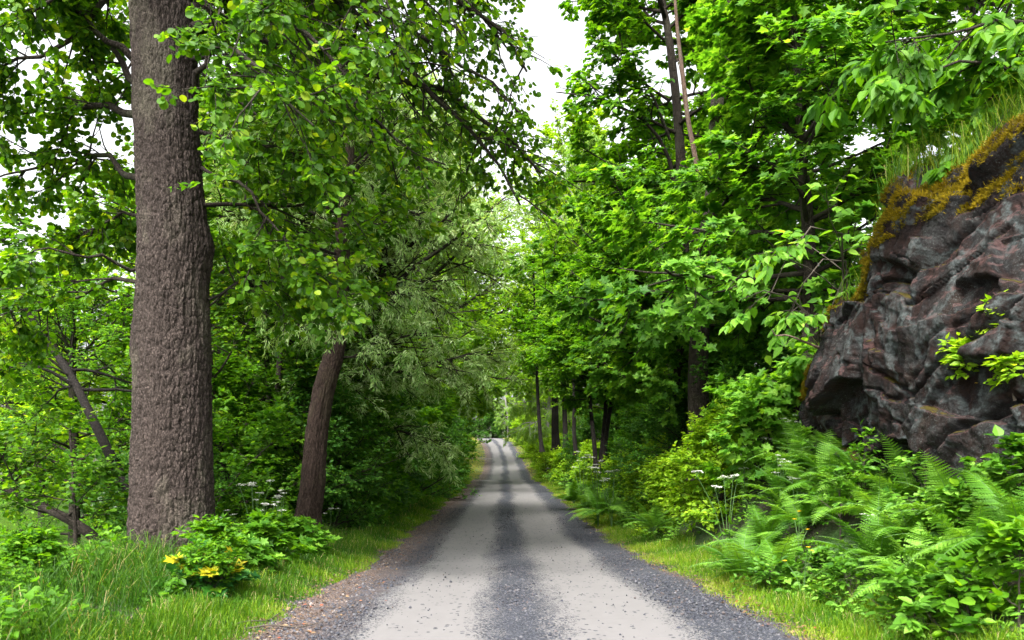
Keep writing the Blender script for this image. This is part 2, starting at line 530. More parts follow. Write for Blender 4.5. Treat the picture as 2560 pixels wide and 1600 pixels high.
def tubes(pts, rad, sides):
    n, K, _ = pts.shape
    T_ = np.gradient(pts, axis=1)
    T_ = nrm(T_)
    ref = np.where(np.abs(T_[:, :1, 2:3]) > .9, np.array([1., 0, 0]), np.array([0., 0, 1]))
    A = nrm(np.cross(np.broadcast_to(ref, T_.shape), T_))
    B = np.cross(T_, A)
    th = np.linspace(0, 2 * np.pi, sides, endpoint=False)
    ring = A[:, :, None, :] * np.cos(th)[None, None, :, None] + B[:, :, None, :] * np.sin(th)[None, None, :, None]
    V_ = pts[:, :, None, :] + ring * rad[:, :, None, None]
    i = np.arange(K - 1)[:, None] * sides
    j = np.arange(sides)[None, :]
    j2 = (j + 1) % sides
    f = np.stack([i + j, i + j2, i + sides + j2, i + sides + j], -1).reshape(-1)
    F_ = (f[None, :] + (np.arange(n) * K * sides)[:, None]).ravel()
    return V_.reshape(-1, 3), F_

def resample(pts, K):
    pts = np.asarray(pts, float)
    d = np.concatenate([[0], np.cumsum(np.linalg.norm(np.diff(pts, axis=0), axis=1))])
    s = np.linspace(0, d[-1], K)
    return np.stack([smooth_interp(s, d, pts[:, k]) for k in range(3)], -1)

def grow(start, d, L, K, up, wig, rng):
    n = len(start)
    out = np.zeros((n, K, 3))
    out[:, 0] = start
    cur = nrm(d)
    step = (L / (K - 1))[:, None]
    for k in range(1, K):
        cur = nrm(cur + np.array([0, 0, up]) / (K - 1) + rng.normal(0, wig, (n, 3)))
        out[:, k] = out[:, k - 1] + cur * step
    return out

def children(par, prad, n, t0, t1, ang, lenf, flat, K, up, wig, rng, maxr=.5, taper=.55, minl=.15):
    Np, Kp, _ = par.shape
    idx = np.repeat(np.arange(Np), n)
    tt = rng.uniform(t0, t1, Np * n)
    f = tt * (Kp - 1)
    i = np.clip(f.astype(int), 0, Kp - 2)
    fr = (f - i)[:, None]
    a, b_ = par[idx, i], par[idx, i + 1]
    pos = a * (1 - fr) + b_ * fr
    tan = nrm(b_ - a)
    pl = np.linalg.norm(np.diff(par, axis=1), axis=2).sum(1)[idx]
    r = rng.normal(0, 1, (len(idx), 3))
    perp = r - tan * (r * tan).sum(1, keepdims=True)
    perp[:, 2] *= flat
    perp = nrm(perp)
    al = np.radians(rng.uniform(ang[0], ang[1], len(idx)))[:, None]
    d = np.cos(al) * tan + np.sin(al) * perp
    L = np.maximum(pl * lenf * (1 - taper * tt) * rng.uniform(.65, 1.3, len(idx)), minl)
    pts = grow(pos, d, L, K, up, wig, rng)
    pr = prad[idx, i]
    r0 = np.minimum(pr * .7, np.minimum(L * .014 + .002, maxr))
    rad = r0[:, None] * np.linspace(1, .3, K)[None, :]
    return pts, rad

def leaves_on(tw, nl, size, tmpl, rng, flat, droop, centre, outw=.5, nn=.35, t0=.1, side=55, tonef=None):
    Nn_, K, _ = tw.shape
    idx = np.repeat(np.arange(Nn_), nl)
    t = rng.uniform(t0, 1, Nn_ * nl)
    f = t * (K - 1)
    i = np.clip(f.astype(int), 0, K - 2)
    fr = (f - i)[:, None]
    a, b_ = tw[idx, i], tw[idx, i + 1]
    pos = a * (1 - fr) + b_ * fr
    tan = nrm(b_ - a)
    sd_ = rng.choice([-1, 1], len(idx))[:, None]
    hz = nrm(np.cross(tan, np.array([0, 0, 1.])) + 1e-6)
    al = np.radians(rng.uniform(side - 30, side + 20, len(idx)))[:, None]
    X = np.cos(al) * tan + np.sin(al) * sd_ * hz + rng.normal(0, .3, (len(idx), 3)) * np.array([1, 1, flat])
    X[:, 2] -= droop
    out = pos - centre
    out[:, 2] *= .3
    out = nrm(out)
    Nn = np.array([0, 0, 1.]) + outw * out + rng.normal(0, nn, (len(idx), 3))
    S = size * rng.uniform(.65, 1.25, len(idx))
    tone = np.clip(rng.normal(.45, .2, len(idx)) + rng.normal(0, .12, Nn_)[idx], 0, 1)
    tone = np.where(rng.uniform(0, 1, len(idx)) < .010, 1.0, tone)
    if tonef is not None:
        tone = tonef(pos, tone)
    pos = pos + nrm(X) * .02
    return scatter(tmpl, pos, X, Nn, S, tone)

def merge(*parts):
    Vs, Ps, Ss, Ts, o_ = [], [], [], [], 0
    for V_, p_, s_, t_ in parts:
        Vs.append(V_); Ps.append(p_ + o_); Ss.append(s_); Ts.append(t_)
        o_ += len(V_)
    return np.concatenate(Vs), np.concatenate(Ps), np.concatenate(Ss), np.concatenate(Ts)

def worley(u, v, nu, nv, s):
    "cellular F1, F2-F1 on a wrapped strip"
    U_, V_ = u * nu, v * nv
    iu, iv = np.floor(U_).astype(int), np.floor(V_).astype(int)
    f1 = np.full(u.shape, 9.); f2 = np.full(u.shape, 9.)
    for a in (-1, 0, 1):
        for b_ in (-1, 0, 1):
            cu, cv = iu + a, iv + b_
            hx = hash3(cu % nu, cv, cv * 0, s); hy = hash3(cu % nu, cv, cv * 0 + 1, s)
            d = np.hypot(cu + hx - U_, cv + hy - V_)
            f2 = np.minimum(f2, np.maximum(f1, d)); f1 = np.minimum(f1, d)
    return f1, f2 - f1

def trunk_mesh(name, tp, r, m, parent, seed, sides=14, K=40, flare=.5, rough=.05, relief=0, knots=(), ncell=(62, 9)):
    pts = resample(tp, K)
    h = np.concatenate([[0], np.cumsum(np.linalg.norm(np.diff(pts, axis=0), axis=1))])
    rr = np.interp(np.linspace(0, 1, K), np.linspace(0, 1, len(r)), r)
    th = np.linspace(0, 2 * np.pi, sides, endpoint=False)
    TH, H = np.meshgrid(th, h)
    cyl = np.stack([np.cos(TH) * 1.1, np.sin(TH) * 1.1, H * .5], -1)
    R = rr[:, None] * (1 + rough * fbm(cyl * 1.2, 3, seed) * 1.5 + flare * np.exp(-H / (rr[0] * 1.1)) * (1 + .35 * np.cos(TH * 5 + seed)))
    for (kh, kt, ka, kw) in knots:
        dth = np.angle(np.exp(1j * (TH - kt))) * rr[0]
        R = R + ka * np.exp(-((H - kh) / kw) ** 2 - (dth / (kw * .8)) ** 2)
    if relief:
        wv = vnoise(np.stack([np.cos(TH) * 4, np.sin(TH) * 4, H * 3], -1), seed) * .6
        f1, e = worley(TH / (2 * np.pi), (H + wv * .07) / 1.0, ncell[0], ncell[1], seed)
        R = R + relief * .9 * (np.clip(e * 4.5, 0, 1) - .6) * (.75 + .5 * hash3(np.floor(TH * 9).astype(int), np.floor(H * 8).astype(int), np.zeros_like(TH, int), 3)) + relief * .5 * fbm(cyl * 14, 3, seed + 4)
        f1, e = worley(TH / (2 * np.pi), (H + wv * .1) / 1.0, 17, 4, seed + 9)
        R = R + relief * .6 * np.clip(e * 2, 0, 1)
        f1, e = worley(TH / (2 * np.pi), (H + wv * .22) / 1.0, max(ncell[0] // 2, 9), max(ncell[1] // 4, 1), seed + 21)
        R = R + relief * .9 * (np.clip(e * 3, 0, 1) - .7) * (.6 + .6 * vnoise(cyl * 1.7, seed + 30))
    T_ = nrm(np.gradient(pts, axis=0))
    A = nrm(np.cross(np.broadcast_to(np.array([0, 1., 0]), T_.shape), T_))
    B = np.cross(T_, A)
    V_ = pts[:, None] + R[..., None] * (A[:, None] * np.cos(th)[None, :, None] + B[:, None] * np.sin(th)[None, :, None])
    o_ = mesh(name, V_, gridfaces(K, sides, True), 4, m, smooth=True, parent=parent)
    return o_, pts, rr

def prof_round(s): return np.sin(np.pi * np.clip(.18 + .80 * s, 0, 1)) ** .6
def prof_cone(s): return np.clip(1.05 - s, .08, 1) ** .7
def prof_bush(s): return np.clip(1 - s ** 3 * .75, .1, 1)

def tree(name, cat, label, base, height, r0, R, leaf, size, lm, bark='bark', n=(20, 9, 7, 8), t0=.3, elev=(5, 60), flat=.45,
         droop=.15, seed=1, lean=(0, 0), tp=None, prof=prof_round, limbs=(), bias=None, group=None, up=(.25, .1, 0), wig=.10,
         sides=12, sink=.15, outw=.5, nn=.35, tonef=None, lens=(.5, .42), tw_min=.3, azr=None, r1=.12, twigk=4, limbr=.4, side=55, cull=None):
    rng = np.random.default_rng(seed)
    base = np.asarray(base, float)
    root = thing(name, label, cat, base, group)
    if tp is None:
        k = np.linspace(0, 1, 6)
        tp = np.stack([k ** 1.4 * lean[0] + rng.normal(0, .012 * height, 6) * (k > 0), k ** 1.4 * lean[1] + rng.normal(0, .012 * height, 6) * (k > 0), -sink + k * height], -1)
    if bark == 'bark_red':
        sides, TK, rel = 110, 340, .014
    else:
        TK, rel = 60, 0
    tr, pts, rr = trunk_mesh("trunk", tp, [r0, r0 * .8, r0 * .62, r0 * .42, r0 * r1], M[bark], root, seed, sides=sides, K=TK, rough=.09 if rel else .05, relief=rel, ncell=(26, 3))
    K1 = 8
    L1, R1 = [], []
    n1 = n[0]
    if n1:
        s = np.sort(rng.uniform(0, 1, n1))
        tt = t0 + (1 - t0) * s * .98
        f = tt * (len(pts) - 1)
        i = np.clip(f.astype(int), 0, len(pts) - 2)
        pos = pts[i] + (pts[i + 1] - pts[i]) * (f - i)[:, None]
        az = np.arange(n1) * 2.39996 + rng.normal(0, .35, n1) if azr is None else rng.uniform(azr[0], azr[1], n1)
        el = np.radians(elev[0] + (elev[1] - elev[0]) * s + rng.normal(0, 9, n1))
        d = np.stack([np.cos(az) * np.cos(el), np.sin(az) * np.cos(el), np.sin(el)], -1)
        L = R * prof(s) * rng.uniform(.7, 1.15, n1)
        if bias is not None:
            L = L * np.clip(1 + d @ np.asarray(bias, float), .3, 2)
        g1 = grow(pos, d, L, K1, up[0], wig, rng)
        rad0 = np.minimum(rr[i] * limbr * 1.5, np.maximum(L * .016, .006))
        if cull is not None:
            k_ = ~(cull(g1[:, 4] + base) | cull(g1[:, 7] + base)); g1, rad0 = g1[k_], rad0[k_]
        L1.append(g1); R1.append(rad0[:, None] * np.linspace(1, .2, K1)[None])
    for lp, lr in limbs:
        L1.append(resample(np.asarray(lp, float) - base, K1)[None])
        R1.append((lr * np.linspace(1, .25, K1))[None])
    g1, q1 = np.concatenate(L1), np.concatenate(R1)
    g2, q2 = children(g1, q1, n[1], .15, 1, (30, 65), lens[0], flat, 6, up[1], wig, rng)
    g3, q3 = children(g2, q2, n[2], .05, 1, (25, 65), lens[1], flat, twigk, up[2], wig * 1.2, rng, minl=tw_min)
    if cull is not None:
        k_ = ~cull(g2.mean(1) + base); g2, q2 = g2[k_], q2[k_]
        k_ = ~cull(g3.mean(1) + base); g3, q3 = g3[k_], q3[k_]
    Va, Fa = tubes(g1, q1, 7)
    Vb, Fb = tubes(g2, q2, 4)
    Vc, Fc = tubes(g3, q3, 3)
    mesh("branches", np.concatenate([Va, Vb, Vc]), np.concatenate([Fa, Fb + len(Va), Fc + len(Va) + len(Vb)]), 4,
         M[bark if bark not in ('bark_big', 'bark_red') else 'bark'], smooth=True, parent=root)
    cen = np.array([pts[:, 0].mean(), pts[:, 1].mean(), pts[-1, 2] * .5])
    A_ = leaves_on(g3, n[3], size, leaf, rng, flat, droop, cen, outw, nn, tonef=tonef, side=side)
    B_ = leaves_on(g2, max(2, n[3] // 2), size, leaf, rng, flat, droop, cen, outw, nn, .4, tonef=tonef, side=side)
    V_, p_, s_, t_ = merge(A_, B_)
    mesh("crown", V_, p_, s_, M[lm], tone=t_, parent=root)
    return root

# ---------------------------------------------------------------- the big roadside tree
bx, by = -4.27, 10.0
bz = G(bx, by)
big = thing("roadside_tree", "massive tall tree with rough grey-brown bark standing in the grass left of the road", "tree", (bx, by, bz))
tpp = [PX(171, 575, 10), PX(172, 540, 10), PX(172, 480, 10), PX(172.5, 400, 10), PX(171.5, 320, 10), PX(173, 240, 10), PX(168, 160, 10), PX(165, 90, 10), PX(161, 0, 10)]
tpp += [PX(157, -120, 10), PX(160, -300, 10.3), PX(166, -560, 10.5)]
rpx = [40, 39, 37.5, 35.5, 33, 32, 29.5, 28.5, 28.5, 25, 16, 4]
cc = np.array(tpp)
dd = np.concatenate([[0], np.cumsum(np.linalg.norm(np.diff(cc, axis=0), axis=1))])
rs = np.interp(np.linspace(0, dd[-1], 60), dd, np.array(rpx) / F * 10)
base_ = np.array([bx, by, bz])
tr, bpts, brr = trunk_mesh("trunk", cc - base_, rs, M['bark_big'], big, 3, sides=300, K=1100, flare=.10, rough=.018, relief=.017,
                           knots=[(4.1, 0.25, .075, .28), (2.9, 3.3, .05, .3), (5.9, 3.0, .06, .25), (6.3, 0.5, .05, .2), (3.1, .2, .03, .5), (7.2, -1.7, .10, .3)])
# limbs traced by eye, in metres round the trunk
rng = np.random.default_rng(11)
def lim(*a): return [PX(*p) for p in a]
LB = [
    (lim((138, 115, 10.1), (112, 110, 10.3), (80, 106, 10.5), (40, 108, 10.5), (-20, 122, 10.3)), .055),
    (lim((138, 84, 10.1), (118, 60, 10.4), (104, 38, 10.6), (90, 8, 10.8), (60, -30, 11)), .05),
    (lim((136, 62, 10.1), (108, 42, 10), (84, 14, 9.8), (60, -20, 9.8)), .05),
    (lim((140, 178, 10.1), (124, 176, 10.4), (110, 158, 10.7), (80, 158, 11), (30, 170, 11.2), (-15, 182, 11.3)), .045),
    (lim((141, 214, 10.1), (118, 216, 10.6), (95, 226, 11), (72, 233, 11.3)), .028),
    (lim((143, 283, 10.1), (110, 280, 10.6), (70, 300, 11), (20, 310, 11.4), (-30, 330, 11.6)), .03),
    (lim((142, 268, 10), (100, 262, 9.6), (50, 250, 9.2), (0, 262, 9)), .025),
    (lim((192, 100, 10), (204, 68, 9.8), (214, 40, 9.6), (228, 12, 9.4), (238, -20, 9.2)), .045),
    (lim((190, 30, 10), (240, 20, 10.5), (300, 30, 11), (360, 74, 11.5), (440, 92, 12), (500, 130, 12.3), (545, 172, 12.4)), .085),
    (lim((192, 10, 10), (260, -20, 10.5), (340, 0, 11), (400, 60, 11.5), (450, 110, 11.8), (500, 165, 12), (520, 205, 12.1)), .075),
    (lim((196, -40, 10), (280, -60, 10.5), (380, -40, 11), (450, 0, 11.3), (495, 20, 11.6), (522, 70, 11.8)), .08),
    (lim((200, 132, 10), (240, 140, 10), (290, 150, 9.8), (330, 175, 9.6)), .03),
    (lim((202, 168, 10), (250, 190, 9.7), (290, 250, 9.4), (335, 285, 9.2)), .025),
    (lim((203, 205, 10), (260, 205, 10.5), (320, 208, 11), (400, 235, 11.4)), .028),
    (lim((208, 300, 10), (250, 280, 10.8), (300, 284, 11.4), (350, 300, 12)), .02),
    (lim((190, 60, 10), (230, 50, 9), (270, 80, 8.2), (310, 130, 7.8)), .04),
    (lim((190, -10, 10), (240, 0, 9), (300, 30, 8.2), (360, 90, 8)), .045),
    (lim((192, -60, 10), (260, -40, 10.5), (300, 10, 11), (330, 60, 11.2), (350, 110, 11.4)), .05),
    (lim((140, -20, 10), (110, -10, 10), (80, 30, 10), (30, 60, 10), (-20, 70, 10)), .05),
    (lim((140, -60, 10), (100, -40, 9.6), (50, 0, 9.2), (10, 20, 9)), .05),
    (lim((194, -30, 10), (300, -30, 10.6), (380, 10, 11), (440, 50, 11.4), (490, 80, 11.6), (520, 110, 11.8)), .06),
    (lim((194, 0, 10), (290, 50, 10.5), (360, 110, 10.8), (410, 150, 11.0), (450, 165, 11.2)), .05),
    (lim((196, -70, 10), (320, -70, 11), (430, -30, 11.6), (490, 30, 12), (515, 60, 12.2)), .06),
    (lim((200, -80, 10), (300, -100, 11), (420, -60, 11.6), (500, -20, 12)), .07),
    (lim((170, -100, 10), (240, -110, 9), (330, -80, 8), (430, -30, 7.6)), .06),
]
K1 = 10
g1 = [resample(np.array(l) - base_, K1)[None] for l, r in LB]
q1 = [(r * np.linspace(1, .22, K1))[None] for l, r in LB]
# upper crown beyond the frame that shades the place
nu = 26
s = rng.uniform(0, 1, nu)
fi = (620 + s * 470).astype(int)
az = np.arange(nu) * 2.4
el = np.radians(5 + 55 * s)
d = np.stack([np.cos(az) * np.cos(el), np.sin(az) * np.cos(el), np.sin(el)], -1)
g1.append(grow(bpts[fi], d, 5.2 * (1.05 - .6 * s), K1, .1, .1, rng))
q1.append(np.full((nu, 1), .06) * np.linspace(1, .2, K1)[None])
g1, q1 = np.concatenate(g1), np.concatenate(q1)
g1[:, 1:] += rng.normal(0, .03, g1[:, 1:].shape)
g2, q2 = children(g1, q1, 20, .14, 1, (30, 70), .34, .55, 6, -.15, .12, rng, maxr=.016, taper=.3)
def clear(g):
    c = g.mean(1)
    w_ = c + base_
    gap = (w_[:, 0] > .2) & (w_[:, 2] > 6.3)
    return ~gap & ~((np.abs(c[:, 0] + .1) < .85) & (c[:, 1] < .2) & (c[:, 2] < 9.2))
k_ = clear(g2); g2, q2 = g2[k_], q2[k_]
g3, q3 = children(g2, q2, 9, .05, 1, (25, 65), .42, .6, 4, -.25, .14, rng, minl=.25)
k_ = clear(g3); g3, q3 = g3[k_], q3[k_]
Va, Fa = tubes(g1, q1, 9); Vb, Fb = tubes(g2, q2, 5); Vc, Fc = tubes(g3, q3, 3)
mesh("branches", np.concatenate([Va, Vb, Vc]), np.concatenate([Fa, Fb + len(Va), Fc + len(Va) + len(Vb)]), 4, M['bark'], smooth=True, parent=big)
cen = np.array([0, 0, 6.])
V_, p_, s_, t_ = merge(leaves_on(g3, 8, .082, 'round', rng, .9, .35, cen, .4, .55), leaves_on(g2, 5, .082, 'round', rng, .9, .35, cen, .4, .55, .5))
mesh("crown", V_, p_, s_, M['alder'], tone=t_, parent=big)
# small green sprig growing from the bark
sp_ = np.array([[PX(206, 178, 9.62) - base_, PX(196, 183, 9.5) - base_, PX(185, 186, 9.45) - base_, PX(172, 188, 9.4) - base_]])
V_, p_, s_, t_ = leaves_on(sp_, 12, .11, 'ovate', rng, .6, .1, cen, .2, .4)
mesh("sprig", V_, p_, s_, M['linden'], tone=t_, parent=big)

# ---------------------------------------------------------------- left side trees
def gb(x, y): return np.array([x, y, G(x, y)])

# the reddish leaning willow trunk by the road
b0 = gb(-3.85, 15.0)
tp = [PX(307, 548, 15), PX(308, 520, 15), PX(313, 480, 15.0), PX(316, 440, 15.1), PX(323, 395, 15.2), PX(336, 345, 15.3), PX(340, 290, 15.4), PX(342, 250, 15.4), PX(345, 205, 15.6), PX(349, 150, 16), PX(352, 80, 16.4)]
tree("leaning_tree", "tree", "leaning tree with reddish furrowed trunk beside the white flowers left of the road", b0, 9, .25, 2.6, 'lance', .12, 'willow', 'bark_red',
     n=(24, 8, 8, 13), t0=.38, elev=(0, 50), flat=1, droop=.6, seed=21, tp=np.array(tp) - b0, up=(.1, -.5, -.9), r1=.3, limbr=.25,
     limbs=[(lim((345, 200, 15.6), (352, 175, 15.7), (372, 152, 15.9), (395, 130, 16)), .06)], sides=20)
b1 = gb(-4.6, 21.5)
tree("willow_tree", "tree", "silvery willow with narrow drooping leaves overhanging the left edge of the road", b1, 10.2, .3, 4.0, 'lance', .16, 'willow', 'bark_red',
     n=(54, 13, 10, 19), t0=.25, elev=(10, 60), flat=1, droop=.25, seed=22, up=(.1, -.4, -.5), bias=(.4, -.3, 0), lean=(1.2, -.6), nn=.6)
# dark leaning alder by the pond
b2 = gb(-4.85, 12.4)
tp = [PX(142, 560, 12.4), PX(132, 505, 12.5), PX(110, 455, 12.8), (PX(88, 410, 13.2)), PX(72, 378, 13.6), PX(50, 345, 14), PX(22, 305, 14.3), PX(-4, 275, 14.6), PX(-40, 230, 15)]
b2 = np.array([tp[0][0], tp[0][1], G(tp[0][0], tp[0][1])])
tree("pond_alder", "tree", "slim dark alder leaning over the pond just behind the massive trunk", b2, 6, .10, 2.2, 'round', .085, 'alder', 'bark_dark', cull=lambda w: (w[:, 1] < 13.3) & (w[:, 2] < 4.2),
     n=(9, 8, 7, 8), t0=.35, elev=(0, 50), seed=23, tp=np.array(tp) - b2, up=(-.1, -.1, -.2), r1=.5,
     limbs=[(lim((78, 390, 13.5), (62, 378, 13.4), (35, 366, 13.2), (5, 368, 13), (-25, 385, 12.8)), .035),
            (lim((70, 376, 13.6), (55, 368, 13.4), (30, 364, 13.6), (0, 362, 13.8), (-30, 350, 14)), .02)], sides=14)
tp = [PX(115, 560, 11.6), PX(85, 530, 11.7), PX(50, 510, 11.9), PX(20, 495, 12.1), PX(-15, 480, 12.4), PX(-60, 455, 12.8)]
b3 = tp[0].copy()
tree("low_alder", "tree", "low dark stem creeping over the pond bank below the leaning alder", b3, 3, .085, 1.4, 'round', .085, 'alder', 'bark',
     n=(10, 7, 6, 6), t0=.2, elev=(10, 60), seed=24, tp=np.array(tp) - b3, r1=.5)
tp = [PX(76, 545, 11.2), PX(74, 500, 11.2), PX(72, 460, 11.2), PX(70, 430, 11.25)]
b3 = tp[0].copy()
tree("dead_sapling", "tree", "thin broken upright stem at the pond edge left of the massive trunk", b3, 2, .03, .9, 'round', .08, 'alder', 'bark',
     n=(7, 5, 5, 5), t0=.2, seed=25, tp=np.array(tp) - b3, r1=.6)

# generic kinds, each built once and then copied
KIND = {}
def proto(key, base, *a, **k):
    r = tree(*a, **k)
    KIND[key] = r
    return r
def place(key, x, y, s, rot, label, zs=1.0, dz=0, group=None):
    return dup(KIND[key], (x, y, G(x, y) + dz), rot, (s, s, s * zs), label, group)

GL = "broadleaved trees of the wood left of the road"
GR = "broadleaved trees of the wood right of the road"
LT = "tree"
proto('oak', 0, "woodland_tree", LT, "tall bushy tree behind the gap between the massive trunk and the leaning trunk", gb(-6.8, 20.5), 13.5, .26, 4.2, 'quad', .125, 'linden', 'bark',
      n=(40, 11, 9, 9), t0=.10, elev=(0, 65), seed=31, group=GL)
proto('ash', 0, "woodland_tree", LT, "dark trunked tree just behind the leaning reddish trunk", PX(304, 470, 18.5) * [1, 1, 0] + [0, 0, G(-4.8, 18.5)], 13, .22, 3.2, 'round', .10, 'alder', 'bark',
      n=(34, 10, 9, 9), t0=.22, elev=(0, 60), seed=32, group=GL)
proto('far', 0, "woodland_tree", LT, "tall tree arching over the left side of the road beyond the silvery willow", gb(-6.0, 34), 17, .28, 5.2, 'quad', .19, 'far', 'bark',
      n=(46, 11, 9, 8), t0=.10, elev=(-5, 60), seed=33, group=GL)
proto('lime', 0, "woodland_tree", LT, "bright green tree across the pond at the left edge", gb(-26, 44), 11, .25, 4.6, 'quad', .2, 'bright', 'bark',
      n=(44, 10, 9, 8), t0=.06, elev=(0, 60), seed=34, group=GL)
sp4 = [
    ('oak', -11, 20, .62, 1, "low dense tree on the pond bank behind the leaning alder"),
    ('oak', -7.8, 19.8, .85, 4, "leafy tree rising directly behind the massive trunk"),
    ('ash', -6.2, 26, 1.05, 2, "tall narrow tree standing behind the silvery willow"),
    ('oak', -9.5, 29, 1.1, 3, "broad tree between the leaning trunk and the pond, second row"),
    ('far', -13, 31, .62, 5, "rounded tree on the far pond bank left of the massive trunk"),
    ('ash', -16, 27, .55, 1, "smaller tree on the pond bank under the open white sky"),
    ('lime', -33, 52, .9, 2, "bright willow-green tree farthest left behind the pond"),
    ('lime', -19, 50, .9, 4, "bright tree behind the pond, nearest the massive trunk"),
    ('far', -24, 62, .62, 1, "dark tree rising behind the bright pond trees"),
    ('far', -38, 66, .7, 2, "dark tree at the far left corner of the pond wood"),
    ('arch', -5.0, 57, 1.15, 3, "tall tree left of the road at the dip"),
    ('archb', -9.5, 84, 1.15, 1, "bright tree left of the road on the far rise"),
    ('arch', -11.5, 104, 1.1, 2, "dark tree behind the side track"),
    ('far', -12, 92, 1.3, 4, "tall tree behind the side track on the left"),
    ('lime', -12.5, 114, 1.1, 5, "bright tree above the grass wedge by the side track"),
    ('far', -17, 130, 1.3, 2, "tall tree inside the far left bend"),
    ('far', -14, 54, 1.2, 5, "tree in the left wood, back row near the pond end"),
    ('far', -15, 72, 1.2, 2, "tree in the left wood, back row at the dip"),
    ('lime', -10.5, 24, .95, 3, "bright leafy tree between the pond and the road, behind the slim trunks"),
    ('lime', -8.2, 36, 1.1, 2, "bright leafy tree behind the willow"),
    ('oak', -12.5, 39, 1.25, 1, "tree in the left wood, back row behind the willow"),
]
proto('arch', 0, "woodland_tree", LT, "tall tree left of the road halfway to the dip", gb(-4.6, 46), 18, .26, 5.6, 'quad', .20, 'far', 'bark',
      n=(50, 11, 9, 9), t0=.24, elev=(-5, 60), seed=35, group=GL)
proto('archb', 0, "woodland_tree", LT, "bright tree overhanging the road from the left past the dip", gb(-5.4, 62), 27, .28, 8.0, 'quad', .24, 'bright', 'bark',
      n=(50, 11, 9, 9), t0=.26, elev=(-5, 60), seed=36, group=GL)
for i, (k, x, y, s_, r_, lb) in enumerate(sp4):
    place(k, x, y, s_, r_, lb, group=GL)

# slim trunks standing in the left wood
def stem_tree(name, label, pts, r, group, bark='bark', n=(8, 7, 6, 7), t0=.45, seed=40, R=1.8, leaf='round', size=.09, lm='alder', limbs=(), **k):
    b = np.array(pts[0]).copy()
    b[2] = G(b[0], b[1])
    return tree(name, "tree", label, b, 5, r, R, leaf, size, lm, bark, n=n, t0=t0, seed=seed, tp=np.array(pts) - b, group=group, r1=.5, limbs=limbs, **k)
GS = "slim trunks in the shade of the left wood"
stem_tree("slim_tree", "slim leaning trunk close right of the massive trunk", lim((228, 520, 16), (222, 470, 16), (214, 400, 16), (208, 330, 16), (205, 250, 16.2)), .085, GS, seed=41)
stem_tree("slim_tree", "slim dark trunk nearest the leaning reddish trunk on its left", lim((278, 500, 17), (276, 440, 17), (279, 370, 17), (283, 290, 17), (280, 180, 17.4)), .09, GS, seed=42)
stem_tree("slim_tree", "slim dark trunk midway between massive and reddish trunks", lim((268, 500, 17.8), (270, 430, 17.8), (266, 350, 18), (262, 260, 18), (264, 160, 18)), .08, GS, seed=43)

hz_ = lim((214, 516, 13.6), (236, 478, 13.4), (262, 452, 13.2), (290, 428, 13.0))
hb = hz_[0].copy(); hb[2] = G(hb[0], hb[1])
tree("hazel_sapling", "tree", "thin arching sapling whose round leaves cross in front of the reddish trunk", hb, 2, .018, .8, 'round', .085, 'linden', 'twig', n=(12, 5, 4, 6), t0=.35, elev=(0, 50), flat=.5, seed=46,
     tp=np.array([hb - [0, 0, .1]] + hz_) - hb, r1=.3, sides=6, tw_min=.2)
# roadside shrubs on the left
GH = "shrubs crowding the left verge"
proto('shrub', 0, "roadside_shrub", "shrub", "dense dark green shrub right beside the leaning reddish trunk", gb(-4.3, 17.5), 3.4, .06, 2.0, 'quad', .095, 'dark', 'bark',
      n=(34, 9, 8, 9), t0=.03, elev=(-5, 75), prof=prof_bush, seed=51, group=GH, sides=8)
proto('hazel', 0, "roadside_shrub", "shrub", "hazel-like shrub with broader leaves under the silvery willow", gb(-4.4, 21), 4.2, .06, 2.1, 'heart', .115, 'linden', 'bark',
      n=(34, 9, 8, 8), t0=.03, elev=(-5, 75), prof=prof_bush, seed=52, group=GH, sides=8)
for i, (k, x, y, s_, r_, lb) in enumerate([
    ('shrub', -4.5, 24.5, 1.15, 1, "dark shrub hanging over the left verge under the drooping willow leaves"),
    ('hazel', -4.7, 28, 1.15, 2, "broad-leaved shrub on the left verge past the willow"),
    ('shrub', -4.6, 32, 1.35, 3, "tall dark shrub on the left verge halfway to the dip"),
    ('shrub', -4.7, 37, 1.4, 4, "dark shrub left of the road, two before the dip"),
    ('hazel', -4.8, 43, 1.3, 5, "broad-leaved shrub left of the road just before the dip"),
    ('shrub', -4.9, 50, 1.35, 1.5, "last dark shrub left of the road before the dip"),
    ('shrub', -5.8, 13.4, .62, 2.5, "low dark shrub filling the shade behind the massive trunk"),
    ('hazel', -5.6, 16.2, .8, 3.5, "leafy shrub in the shade behind the white flowers"),
    ('shrub', -9.6, 19.5, .45, .5, "low shrub at the pond edge under the leaning alder"),
    ('shrub', -5.6, 60, 1.2, .3, "shrub on the left slope of the dip"),
    ('hazel', -6.2, 72, 1.2, 1.3, "bright shrub on the left before the side track"),
    ('hazel', -8.6, 88, 1.2, 3.1, "bush at the corner of the side track"),
    ('shrub', -9.6, 108, 1.0, 2.1, "bush behind the far grass wedge on the left"),
    ('shrub', -12.5, 128, 1.3, 4.1, "bush inside the far left bend"),
]):
    place(k, x, y, s_, r_, lb, group=GH)

